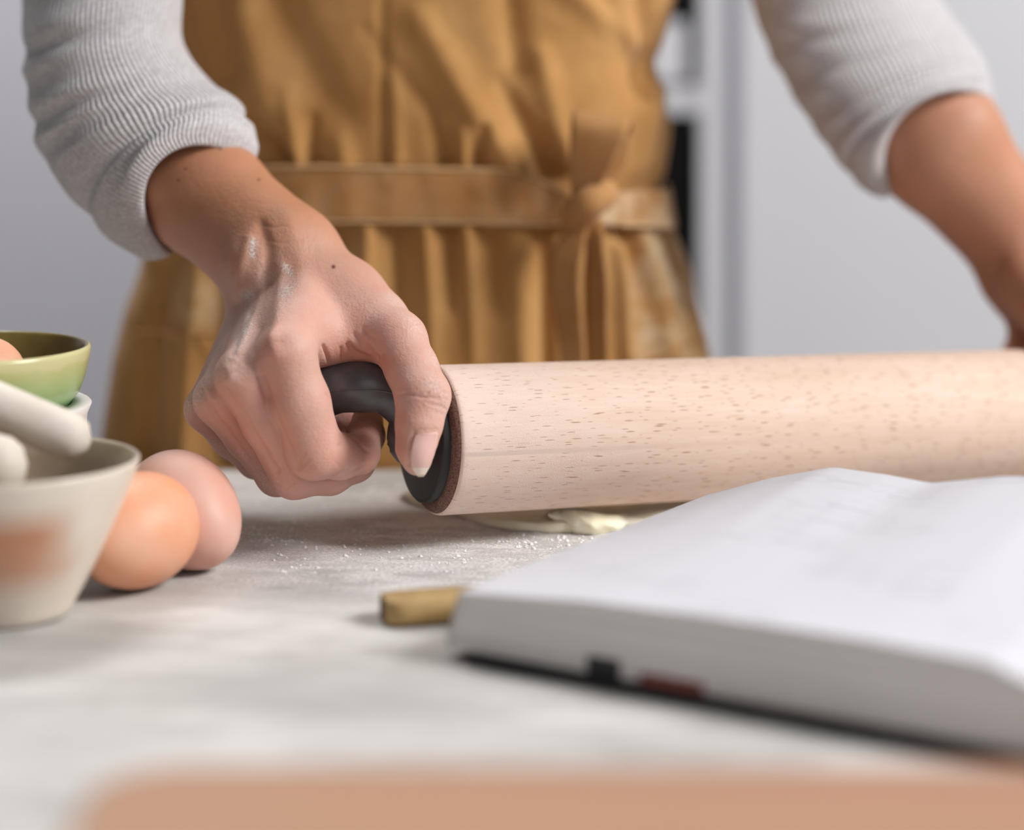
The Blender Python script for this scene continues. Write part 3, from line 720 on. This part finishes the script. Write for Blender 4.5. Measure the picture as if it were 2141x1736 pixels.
def fold(pts, wd, amt, taper=(1, 1)):
    pts = np.asarray(pts, float); best = np.full(gx.shape, 1e9); tt = np.zeros(gx.shape); m = len(pts)-1
    for k, (a, b) in enumerate(zip(pts[:-1], pts[1:])):
        d = b-a; t = np.clip(((gx-a[0])*d[0]+(gy-a[1])*d[1])/(d@d), 0, 1); r = np.hypot(gx-a[0]-t*d[0], gy-a[1]-t*d[1])
        m_ = r < best; best = np.where(m_, r, best); tt = np.where(m_, (k+t)/m, tt)
    return amt*mm*np.exp(-(best/wd)**2)*(taper[0]+(taper[1]-taper[0])*tt)
dsp = np.zeros(gx.shape)
frontm = (np.abs(phs)[None, :] < 1.75)
for args in [
    # gathers above the waist tie
    ([(800, -40), (800, 150), (806, 340)], 10, -3.0, (.4, 1)), ([(826, 120), (828, 340)], 14, 3, (.3, 1)),
    ([(880, 40), (1000, 250), (1070, 345)], 34, 7, (.6, 1)), ([(760, 60), (900, 230), (930, 340)], 16, -5, (.2, 1)),
    ([(965, 280), (972, 345)], 14, 4), ([(1010, 270), (1000, 345)], 13, -4), ([(1050, 180), (1120, 310), (1160, 380)], 22, -7, (.4, 1)), ([(1130, 120), (1180, 330)], 26, 6, (.5, .8)),
    ([(1060, -20), (1085, 150)], 30, -4), ([(520, 250), (570, 300), (600, 340)], 16, -8, (.7, 1)), ([(600, 190), (620, 340)], 18, 5, (.3, 1)), ([(650, 250), (655, 340)], 14, -5, (.5, 1)),
    ([(700, 240), (720, 340)], 24, 4, (.3, 1)), ([(560, -40), (640, 120), (700, 240)], 40, -4), ([(500, 40), (560, 220)], 40, 4), ([(450, -20), (480, 150)], 30, -5),
    ([(1180, -40), (1330, 90)], 30, 4), ([(1240, -40), (1340, 160)], 24, -3), ([(1340, -20), (1352, 120), (1345, 190)], 22, -5), ([(1372, 190), (1340, 330), (1310, 400)], 18, 4), ([(1395, 260), (1375, 340), (1380, 420)], 16, 4),
    # pleats hanging below the tie
    ([(770, 480), (760, 640), (770, 780)], 20, 6.0), ([(830, 480), (834, 640), (846, 800)], 15, -6.0), ([(890, 480), (900, 640), (905, 780)], 16, 6.0, (1, .5)), ([(940, 480), (945, 640)], 14, -6.0, (1, .5)),
    ([(975, 480), (985, 620), (990, 760)], 15, 6.0, (1, .4)), ([(1020, 490), (1040, 640)], 20, -4.5, (1, .5)), ([(1080, 490), (1090, 760)], 26, 4.5, (.7, 1)), ([(1135, 490), (1140, 770)], 18, -4.5),
    ([(1310, 480), (1330, 560), (1345, 640)], 18, -9.0, (1, .2)), ([(1330, 470), (1380, 600), (1400, 740)], 22, 6.0, (.5, 1)), ([(1300, 520), (1310, 740)], 16, 4.5), ([(1400, 480), (1440, 640)], 16, -4.5),
    ([(700, 480), (690, 700), (700, 960)], 26, -6.0), ([(600, 560), (600, 960)], 40, 6.0), ([(420, 560), (400, 760), (390, 960)], 26, 6.0), ([(340, 560), (320, 700), (300, 960)], 22, -7.5), ([(470, 600), (460, 950)], 22, -6.0),
]: dsp += fold(*args)
belt_dip = np.exp(-((gy-412)/46.0)**4)*frontm
dsp = dsp*frontm*(1-0.85*belt_dip)-0.0015*belt_dip
AG2 = AG+nrm*dsp[..., None]
V = AG2.reshape(-1, 3); Fc = []
for j in range(NZ_-1):
    a = j*NP_+np.arange(NP_-1); Fc += list(zip(a, a+1, a+1+NP_, a+NP_))
apron = mesh_obj('apron', V, Fc, M['apron'], person)
apron['label'] = 'ochre linen apron tied at the waist'
sm = apron.modifiers.new('thickness', 'SOLIDIFY'); sm.thickness = 0.0012; sm.offset = -1
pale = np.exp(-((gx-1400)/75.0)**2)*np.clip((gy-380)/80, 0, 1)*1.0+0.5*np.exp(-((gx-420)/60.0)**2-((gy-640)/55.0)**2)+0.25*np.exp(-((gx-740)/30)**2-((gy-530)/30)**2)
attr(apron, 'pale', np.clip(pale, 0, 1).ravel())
def strip(cols, mat, name, parent, thick=0.0022, nj=8, wob=0.0, pale_=0.0):
    """band of cloth: cols = list of (top point, bottom point)"""
    T = cat([c[0] for c in cols], 8); B = cat([c[1] for c in cols], 8); n = len(T)
    V, Fc = grid(lambda i, j: T[i]+(B[i]-T[i])*j/(nj-1)+np.array((0, -1, 0))*wob*math.sin(i*0.9)*math.sin(math.pi*j/(nj-1)), n, nj)
    o = mesh_obj(name, V, Fc, mat, parent); s = o.modifiers.new('thickness', 'SOLIDIFY'); s.thickness = thick; s.offset = 0
    attr(o, 'pale', np.full(len(V), pale_)); return o, T, B
def seam(pts, parent, r=0.00055, name='seam', mat=None):
    return mesh_obj(name, *tube(cat(pts, 4), [r]*(4*(len(pts)-1)+1), 6), mat or M['seam'], parent)
# the waist tie
tops = [(300, 372), (420, 358), (540, 347), (650, 344), (760, 346), (870, 348), (980, 350), (1060, 352), (1120, 368), (1185, 402), (1222, 420)]
bots = [(300, 478), (420, 474), (540, 470), (650, 470), (760, 470), (870, 471), (980, 472), (1060, 474), (1120, 476), (1185, 474), (1222, 462)]
cols = [(apron_at(a[0], a[1], .0035), apron_at(b[0], b[1], .0035)) for a, b in zip(tops, bots)]
belt, T, B = strip(cols, M['belt'], 'waist_tie', person, wob=0.0004, pale_=0.18)
belt['label'] = 'flat ochre waist tie'
T2 = [apron_at(a[0], a[1]+5, .0052) for a in tops]; B2 = [apron_at(b[0], b[1]-7, .0052) for b in bots]
seam(T2, belt, 0.0004); seam(B2, belt, 0.0004)
cols = [(apron_at(1232, 412, .004), apron_at(1232, 470, .004)), (apron_at(1290, 404, .004), apron_at(1290, 474, .004)), (apron_at(1340, 398, .0035), apron_at(1340, 478, .0035)), (apron_at(1392, 396, .0035), apron_at(1405, 480, .0035)), (apron_at(1396, 398, .002)+np.array((0.004, .05, 0)), apron_at(1408, 480, .002)+np.array((.004, .05, 0)))]
b2, T, B = strip(cols, M['belt'], 'waist_tie', person, pale_=0.8)
seam([apron_at(x, 471, .0062) for x in (1300, 1330, 1360, 1390, 1404)], b2, 0.0007)
# knot, loop and tails of the bow
KD = 1.049
bow = mesh_obj('bow_knot', *tube(cat([P(1196, 470, KD+.004), P(1208, 446, KD-.004), P(1232, 424, KD-.008), P(1258, 408, KD-.004), P(1272, 396, KD+.004)], 6), np.array([.004, .0075, .0095, .0085, .004]).repeat(5)[:25] if False else np.interp(np.linspace(0, 4, 25), range(5), [.006, .0085, .0088, .0080, .005]), 20), M['belt'], person)
attr(bow, 'pale', np.full(len(bow.data.vertices), 0.1)); bow['label'] = 'knotted bow with upright loop and two hanging tails'
loop_cols = [  # left and right hem of the ribbon from the knot, over the top, back down behind
    (P(1198, 436, KD-.002), P(1236, 424, KD-.006)), (P(1194, 380, KD-.006), P(1262, 376, KD-.012)), (P(1192, 310, KD-.012), P(1292, 322, KD-.016)), (P(1194, 258, KD-.014), P(1312, 276, KD-.017)),
    (P(1198, 236, KD-.008), P(1318, 256, KD-.010)), (P(1200, 234, KD+.002), P(1322, 258, KD+.000)), (P(1202, 256, KD+.008), P(1322, 282, KD+.006)), (P(1206, 312, KD+.008), P(1318, 330, KD+.004)), (P(1212, 372, KD+.006), P(1290, 372, KD+.001)), (P(1222, 424, KD+.002), P(1250, 418, KD-.002))]
lp, T, B = strip(loop_cols, M['belt'], 'bow_loop', bow, 0.0016, 10, pale_=0.1)
seam(B+np.array((0, -.0012, 0)), lp, 0.0014); seam(T[:40]+np.array((.0005, -.0012, 0)), lp, 0.0007)
tail1 = [(P(1196, 466, KD-.002), P(1232, 468, KD-.006)), (P(1164, 510, KD-.002), P(1222, 512, KD-.008)), (P(1152, 570, KD-.003), P(1212, 575, KD-.009)), (P(1158, 650, KD-.003), P(1216, 655, KD-.008)), (P(1172, 730, KD-.002), P(1222, 735, KD-.006)), (P(1182, 830, KD-.002), P(1228, 835, KD-.004))]
tl, T, B = strip(tail1, M['belt'], 'bow_tail', bow, 0.0016, pale_=0.1); seam(T+np.array((0.0004, -.001, 0)), tl, .0006)
tail2 = [(P(1222, 462, KD-.006), P(1262, 458, KD-.006)), (P(1226, 520, KD-.004), P(1262, 516, KD-.010)), (P(1222, 590, KD-.003), P(1270, 590, KD-.010)), (P(1224, 660, KD-.003), P(1270, 665, KD-.009)), (P(1228, 740, KD-.002), P(1272, 745, KD-.007)), (P(1228, 840, KD-.002), P(1274, 845, KD-.005))]
tl, T, B = strip(tail2, M['belt'], 'bow_tail', bow, 0.0016, pale_=0.1); seam(B+np.array((-.0004, -.001, 0)), tl, .0007)
# pocket edges and side seams of the apron
seam([apron_at(x, y, .0045) for x, y in ((262, 694), (300, 694), (350, 697), (400, 701), (450, 705), (520, 708))], apron, .0009, 'pocket_hem', M['belt'])
seam([apron_at(x, y, .004) for x, y in ((330, 700), (330, 780), (326, 860), (322, 940))], apron, .0005, 'pocket_seam', M['belt'])
seam([apron_at(x, y, .0035) for x, y in ((1300, 775), (1360, 752), (1420, 726), (1478, 704))], apron, .0008, 'pocket_hem', M['belt'])
seam([apron_at(x, y, .002) for x, y in ((1374, 20), (1352, 120), (1362, 200), (1372, 280))], apron, .0006, 'side_seam', M['belt'])

# ------------------------------------------------------------------ dough and flour
def slab(outline, top, z0=0.0002, rings=6, edge=0.0006, bumps=0.0003, seed=0):
    """flat irregular lump: outline = closed xy polygon (dense), top = thickness"""
    o = np.asarray(outline); c = o.mean(0); rng = np.random.RandomState(seed); n = len(o); V = []; Fc = []
    ph = rng.rand(4)*6
    def zt(p): return top+bumps*(math.sin(p[0]*170+ph[0])+math.sin(p[1]*210+ph[1])+0.6*math.sin(p[0]*420+p[1]*300+ph[2]))
    levels = [(1.0, 0.0), (1.004, 0.35), (1.0, 0.75), (0.985, 0.95), (0.95, 1.0)]+[(0.95*(1-k/rings), 1.0) for k in range(1, rings)]
    for s, f in levels:
        for p in o:
            q = c+(p-c)*s; V.append((q[0], q[1], z0+zt(q)*f))
    V.append((c[0], c[1], z0+zt(c)))
    for j in range(len(levels)-1):
        for i in range(n):
            a = j*n+i; b = j*n+(i+1) % n; Fc.append((a, b, b+n, a+n))
    j = len(levels)-1
    for i in range(n): Fc.append((j*n+i, j*n+(i+1) % n, len(V)-1))
    Fc.append(tuple(range(n))[::-1])
    return V, Fc
def ground(px_, py_):
    D = H*F/(py_-HY); return np.array(((px_-CX)/F*D, D))
ds = empty('rolled_dough', tuple(ground(1300, 1080))+(0.0,))
tag(ds, 'thin pale dough sheet being rolled under the pin', 'dough')
ol = [(986, 1092), (1010, 1101), (1060, 1109), (1110, 1113), (1165, 1116), (1240, 1113), (1330, 1100), (1420, 1088), (1520, 1072), (1600, 1050), (1640, 1030), (1600, 1012), (1480, 1008), (1300, 1012), (1120, 1018), (980, 1024), (900, 1030), (862, 1035), (850, 1043), (866, 1056), (905, 1066), (950, 1078)]
out = cat([ground(*q) for q in ol], 6, True)
mesh_obj('dough_sheet', *slab(out, 0.0042, seed=2), M['dough'], ds)
# torn flap folded over the sheet, wedged under the roller
fl_pts = [(1143, 1070, .0125), (1160, 1060, .0135), (1215, 1064, .0125), (1260, 1074, .0115), (1300, 1078, .010), (1345, 1084, .008)]
def flap():
    V = []; Fc = []; n = 34; rows = 12
    rng = np.random.RandomState(4)
    for j in range(rows):
        t = j/(rows-1)
        for i in range(n):
            u = i/(n-1); x = 1146+(1352-1146)*u
            ytop = np.interp(x, [1146, 1160, 1215, 1262, 1300, 1352], [1069, 1062, 1067, 1077, 1079, 1086]); ybot = np.interp(x, [1146, 1172, 1200, 1240, 1290, 1330, 1352], [1080, 1108, 1117, 1119, 1114, 1100, 1090])
            Dg = H*F/(max(ybot, 1108)-HY)
            y = ytop+(ybot-ytop)*t
            bulge = math.sin(math.pi*min(1, t*1.0))*0.0045+0.0006*math.sin(u*13+t*3)+0.0003*math.sin(u*31-t*9)
            V.append(P(x, y, Dg-bulge+0.004*(1-t)))
        # back side
    nf = len(V)
    for j in range(rows-1):
        for i in range(n-1):
            a = j*n+i; Fc.append((a, a+1, a+1+n, a+n))
    for i in range(n):
        p = np.array(V[i]); V.append(p+np.array((0.001, 0.008, -0.001)))
    for i in range(n):
        p = np.array(V[i]); V.append(np.array((p[0], p[1]+0.014, 0.0046)))
    for i in range(n-1):
        Fc.append((i, nf+i, nf+i+1, i+1)); Fc.append((nf+i, nf+n+i, nf+n+i+1, nf+i+1))
    return V, Fc
fo = mesh_obj('folded_edge', *flap(), M['dough'], ds)
# flour crumbs
def crumbs():
    rng = np.random.RandomState(11); V = []; Fc = []
    spots = [(480, 1225, 1085, 1150, 700), (560, 1000, 1120, 1200, 300), (500, 900, 1000, 1060, 200), (950, 1010, 1092, 1102, 60), (1030, 1250, 1104, 1150, 260), (520, 640, 1118, 1134, 160), (500, 830, 985, 1040, 90)]
    for x0, x1, y0, y1, k in spots:
        for _ in range(k):
            g = ground(rng.uniform(x0, x1), rng.uniform(y0, y1)); r = 0.0002+0.0010*rng.rand()**5
            if x0 == 950: r *= 2.0
            o = len(V); b = rng.rand()*6
            for i in range(5): V.append((g[0]+r*math.cos(b+i*1.2566)*(0.7+.6*rng.rand()), g[1]+r*math.sin(b+i*1.2566)*(0.7+.6*rng.rand()), 0.0001))
            V.append((g[0]+r*.3*rng.randn()*.5, g[1], 0.0001+r*(0.6+0.6*rng.rand())))
            Fc += [(o+i, o+(i+1) % 5, o+5) for i in range(5)]
    return V, Fc
tag(mesh_obj('flour_crumbs', *crumbs(), M['flour'], smooth=True), 'white flour crumbs scattered on the table by the dough', 'flour', kind='stuff')

# ------------------------------------------------------------------ eggs
def egg(name, c, ax, ln, r, mat, label):
    ax = np.asarray(ax, float); ax /= np.linalg.norm(ax); s = np.cross(ax, (0, 0, 1)); s /= np.linalg.norm(s); u = np.cross(s, ax); V = []; n = 48; m = 32
    for j in range(m+1):
        t = math.pi*j/m; x = -math.cos(t)*ln/2; rad = r*math.sin(t)*(1-0.14*math.cos(t)*-1*-1)
        for i in range(n): V.append(np.asarray(c)+ax*x+rad*(math.cos(2*math.pi*i/n)*s+math.sin(2*math.pi*i/n)*u))
    Fc = [(j*n+i, j*n+(i+1) % n, (j+1)*n+(i+1) % n, (j+1)*n+i) for j in range(m) for i in range(n)]
    z = min(v[2] for v in V); V = [v-np.array((0, 0, z-0.0001)) for v in V]
    o = mesh_obj(name, V, Fc, mat); tag(o, label, 'egg', 'brown eggs beside the beige bowl'); return o
egg('egg', P(282, 1112, .812), (0.35, 0.80, 0.10), .056, .0222, M['egg1'], 'orange-brown egg on the table touching the beige bowl')
egg('egg', P(385, 1070, .846), (-0.55, 0.50, 0.35), .057, .0225, M['egg2'], 'pinkish egg on the table behind the orange one, nearest the hand')

# ------------------------------------------------------------------ beige bowl with pestle
bc = np.array(((12-CX)/F*.775, .775, 0.0)); bw = empty('beige_bowl', tuple(bc))
tag(bw, 'glossy beige ceramic bowl with brown inside, in front of the eggs', 'bowl')
prof = [(0.0005, .0002), (.022, .0002), (.0245, .0012), (.0255, .004), (.030, .012), (.036, .024), (.0425, .038), (.0475, .050), (.0495, .0565), (.0498, .0580), (.0492, .0586)]
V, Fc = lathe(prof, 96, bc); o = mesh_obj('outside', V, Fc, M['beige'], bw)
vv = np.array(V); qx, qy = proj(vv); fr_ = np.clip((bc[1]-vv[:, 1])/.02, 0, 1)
attr(o, 'tan_patch', np.clip(1.2-np.hypot((qx+10)/190.0, (qy-1148)/75.0)**3, 0, 1)*fr_)  # warmer tan patch over the lower front of the bowl
prof = [(.0492, .0586), (.0480, .0584), (.0470, .0575), (.0445, .050), (.038, .034), (.030, .018), (.018, .008), (.0004, .006)]
mesh_obj('inside', *lathe(prof, 96, bc), M['beige_in'], bw)
pa, pb = P(186, 932, .795), P(-330, 708, .795)
path = [pa+(pb-pa)*t for t in np.linspace(0, 1, 30)]
rad = np.interp(np.linspace(0, 1, 30), [0, .03, .07, .12, .5, 1], [.004, .0075, .0088, .0092, .0088, .0086]); rad[0] = .002
ps = mesh_obj('pestle', *tube(path, rad, 28), M['pale']); tag(ps, 'smooth pale pestle leaning inside the beige bowl', 'pestle')
lump = empty('cream_lump', tuple(P(0, 1000, .768)))
V, Fc = lathe([(0.0003, -.011), (.006, -.0105), (.0105, -.006), (.0115, 0), (.0098, .006), (.006, .0098), (.0028, .0108), (.0003, .011)], 32, P(-8, 972, .770))
lo = mesh_obj('piece', V, Fc, M['pale'], lump); tag(lump, 'small cream-coloured rounded piece lying in the beige bowl', 'ingredient')

# ------------------------------------------------------------------ green bowl on its white stand
gc = np.array(((190-CX)/F*.86-.052, .86, 0.0))
st = empty('white_pot', tuple(gc)); tag(st, 'white ceramic pot carrying the green bowl', 'pot')
prof = [(.0005, .0002), (.046, .0002), (.050, .002), (.0525, .012), (.054, .030), (.052, .046), (.0492, .054), (.0496, .060), (.0514, .0642), (.0508, .0650), (.0490, .0652), (.0436, .0650), (.0436, .058), (.046, .03), (.044, .006), (.0005, .005)]
mesh_obj('shell', *lathe(prof, 80, gc), M['white'], st)
g0 = gc+np.array((0, 0, .0642))
gb = empty('green_bowl', tuple(g0)); tag(gb, 'small glossy green bowl with olive inside standing on the white pot', 'bowl')
prof = [(.0005, -.014), (.024, -.014), (.036, -.008), (.0428, .0010), (.0462, .0050), (.0486, .0115), (.0502, .0190), (.0510, .0230), (.0508, .0244), (.0500, .0250)]
mesh_obj('outside', *lathe(prof, 96, g0), M['green'], gb)
prof = [(.0500, .0250), (.0490, .0248), (.0482, .0238), (.0472, .0190), (.0440, .0105), (.040, .0030), (.028, -.0040), (.012, -.0056), (.0005, -.0056)]
mesh_obj('inside', *lathe(prof, 96, g0), M['olive'], gb)
c = P(-54, 800, .85)
o = egg('egg', c, (0.3, 0.3, 0.1), 0.044, .0172, M['egg1'], 'orange egg lying inside the green bowl')
dzv = float(g0[2]-.0054)
for v in o.data.vertices: v.co.z += dzv

# ------------------------------------------------------------------ open book
E0 = np.array((-0.0184, 0.7155)); EF = np.array((0.170, -0.107)); EF /= np.linalg.norm(EF); EB = np.array((-EF[1], EF[0]))
bk_ = empty('open_book', tuple(E0+EF*.21+EB*.09)+(0.0,))
tag(bk_, 'thick open white-paged book with black cover, blurred in the foreground', 'book')
def bp(s, t, z): q = E0+EF*s+EB*t; return np.array((q[0], q[1], z))
SG = 0.222
def ztop(s, t):
    near = np.interp(s, [0, .05, .10, .15, .19, .21, SG], [.0235, .0275, .029, .0295, .0285, .022, .010]); far = np.interp(s, [0, .03, .058, .08, .10, .13, .16, .19, .21, SG], [.0235, .034, .0415, .041, .0395, .0455, .0485, .043, .030, .012])
    k = min(1, max(0, t/.19)); k = k*k*(3-2*k); return near+(far-near)*k
mesh_obj('cover', *join(*[(lambda V, Fc: (V, Fc))(*(lambda s0, s1: (
    [tuple(bp(s, t, z)) for z in (0.0003, 0.0032) for s, t in ((s0, -.004), (s1, -.004), (s1, .196), (s0, .196))],
    [(3, 2, 1, 0), (4, 5, 6, 7), (0, 1, 5, 4), (1, 2, 6, 5), (2, 3, 7, 6), (3, 0, 4, 7)]))(a, b)) for a, b in ((.006, SG-.004), (SG-.004, SG+.004), (SG+.004, 2*SG+.004))]), M['cover'], bk_, smooth=False)
def block(sgn):
    """one half of the page block: top, near and far edges, fore edge"""
    ns, nt = 56, 24; V = []
    S = np.linspace(0.0, SG, ns); T_ = np.linspace(0, .19, nt)
    def pt(s, t, f):
        z = 0.0036+(ztop(s, t)-0.0036)*f; lean = (1-f)*-.006*(1-s/SG); ss = s+lean
        return bp(ss if sgn > 0 else 2*SG-ss, t, z)
    V = [pt(s, t, 1.0) for t in T_ for s in S]; Fc = [(j*ns+i, j*ns+i+1, (j+1)*ns+i+1, (j+1)*ns+i) for j in range(nt-1) for i in range(ns-1)]
    uv = [(s/SG, t/.19) for t in T_ for s in S]
    E = []; EFc = []
    rim = [(s, 0.0) for s in S[::-1]]+[(0.0, t) for t in T_[1:]]+[(s, .19) for s in S[1:]]
    lev = np.linspace(0, 1, 7); m = len(rim)
    E = [pt(s, t, f*0.9995) for f in lev for s, t in rim]
    EFc = [(j*m+i, j*m+i+1, (j+1)*m+i+1, (j+1)*m+i) for j in range(6) for i in range(m-1)]
    if sgn < 0: Fc = [f[::-1] for f in Fc]; EFc = [f[::-1] for f in EFc]
    return V, Fc, uv, E, EFc
for sgn in (1, -1):
    V, Fc, uv, E, EFc = block(sgn)
    b = mesh_obj('page_block', E, EFc, M['pedge'], bk_); mesh_obj('open_page', V, Fc, M['page'], b, uv=uv)
# printed pages whose bleed shows at the bottom of the stack
def edge_mark(s0, s1, z0, z1, mat, name):
    V = [tuple(bp(s, t, z)) for z in (z0, z1) for s, t in ((s0, -.0012), (s1, -.0012), (s1, .004), (s0, .004))]
    mesh_obj(name, V, [(3, 2, 1, 0), (4, 5, 6, 7), (0, 1, 5, 4), (1, 2, 6, 5), (2, 3, 7, 6), (3, 0, 4, 7)], mat, bk_, smooth=False)
edge_mark(.052, .064, .0036, .0095, M['cover'], 'printed_page_edge'); edge_mark(.072, .095, .0036, .0070, M['red'], 'printed_page_edge')

# ------------------------------------------------------------------ small wooden utensil and chopping board in front
u0 = P(812, 1320, .7516); ud = np.array((0.965, 0.262)); un = np.array((-ud[1], ud[0]))
ut = empty('wooden_utensil', (u0[0], u0[1], 0.0)); tag(ut, 'small olive-wood handle piece lying against the corner of the open book', 'utensil')
hw_ = .0135
prof = [(-.0, .005), (.001, .0075), (.003, .0098), (.007, .011), (.030, .0108), (.040, .009), (.044, .004)]
V = []; nr = 12
for s, wd in prof:
    for i in range(nr):
        a = 2*math.pi*i/nr; ca, sa = math.cos(a), math.sin(a); ca = math.copysign(abs(ca)**.5, ca); sa = math.copysign(abs(sa)**.5, sa)
        q = np.array((u0[0], u0[1]))+un*.011+ud*s+un*wd*ca; V.append((q[0], q[1], .0052+.0049*sa))
Fc = [(j*nr+i, j*nr+(i+1) % nr, (j+1)*nr+(i+1) % nr, (j+1)*nr+i) for j in range(len(prof)-1) for i in range(nr)]
Fc.append(tuple(range((len(prof)-1)*nr, len(prof)*nr)))
mesh_obj('handle', V, Fc, M['spoon'], ut)
mesh_obj('end_grain', V[:nr], [tuple(range(nr))[::-1]], M['dark_end'], ut, smooth=False)

def rounded_board(x0, x1, y0, y1, z0, z1, r):
    pts = []
    for cx_, cy_, a0 in ((x1-r, y1-r, 0), (x0+r, y1-r, 90), (x0+r, y0+r, 180), (x1-r, y0+r, 270)):
        for k in range(9): a = math.radians(a0+k*90/8); pts.append((cx_+r*math.cos(a), cy_+r*math.sin(a)))
    n = len(pts); c = np.array(((x0+x1)/2, (y0+y1)/2)); e = 0.003; V = []
    for ins, z in ((e, z0), (0, z0+e), (0, z1-e), (e*.3, z1-e*.3), (e, z1)):
        for p in pts:
            d = np.array(p)-c; d = d/np.linalg.norm(d); V.append((p[0]-d[0]*ins, p[1]-d[1]*ins, z))
    Fc = [(j*n+i, j*n+(i+1) % n, (j+1)*n+(i+1) % n, (j+1)*n+i) for j in range(4) for i in range(n)]
    Fc += [tuple(range(n))[::-1], tuple(range(4*n, 5*n))]
    return V, Fc
D_B = 0.505
cb = mesh_obj('chopping_board', *rounded_board((215-CX)/F*D_B, 0.32, D_B-.26, D_B, 0.0003, H-(1600-HY)/F*D_B, .018), M['board'], smooth=False)
tag(cb, 'thick warm-toned wooden chopping board at the near edge, strongly blurred', 'chopping board')
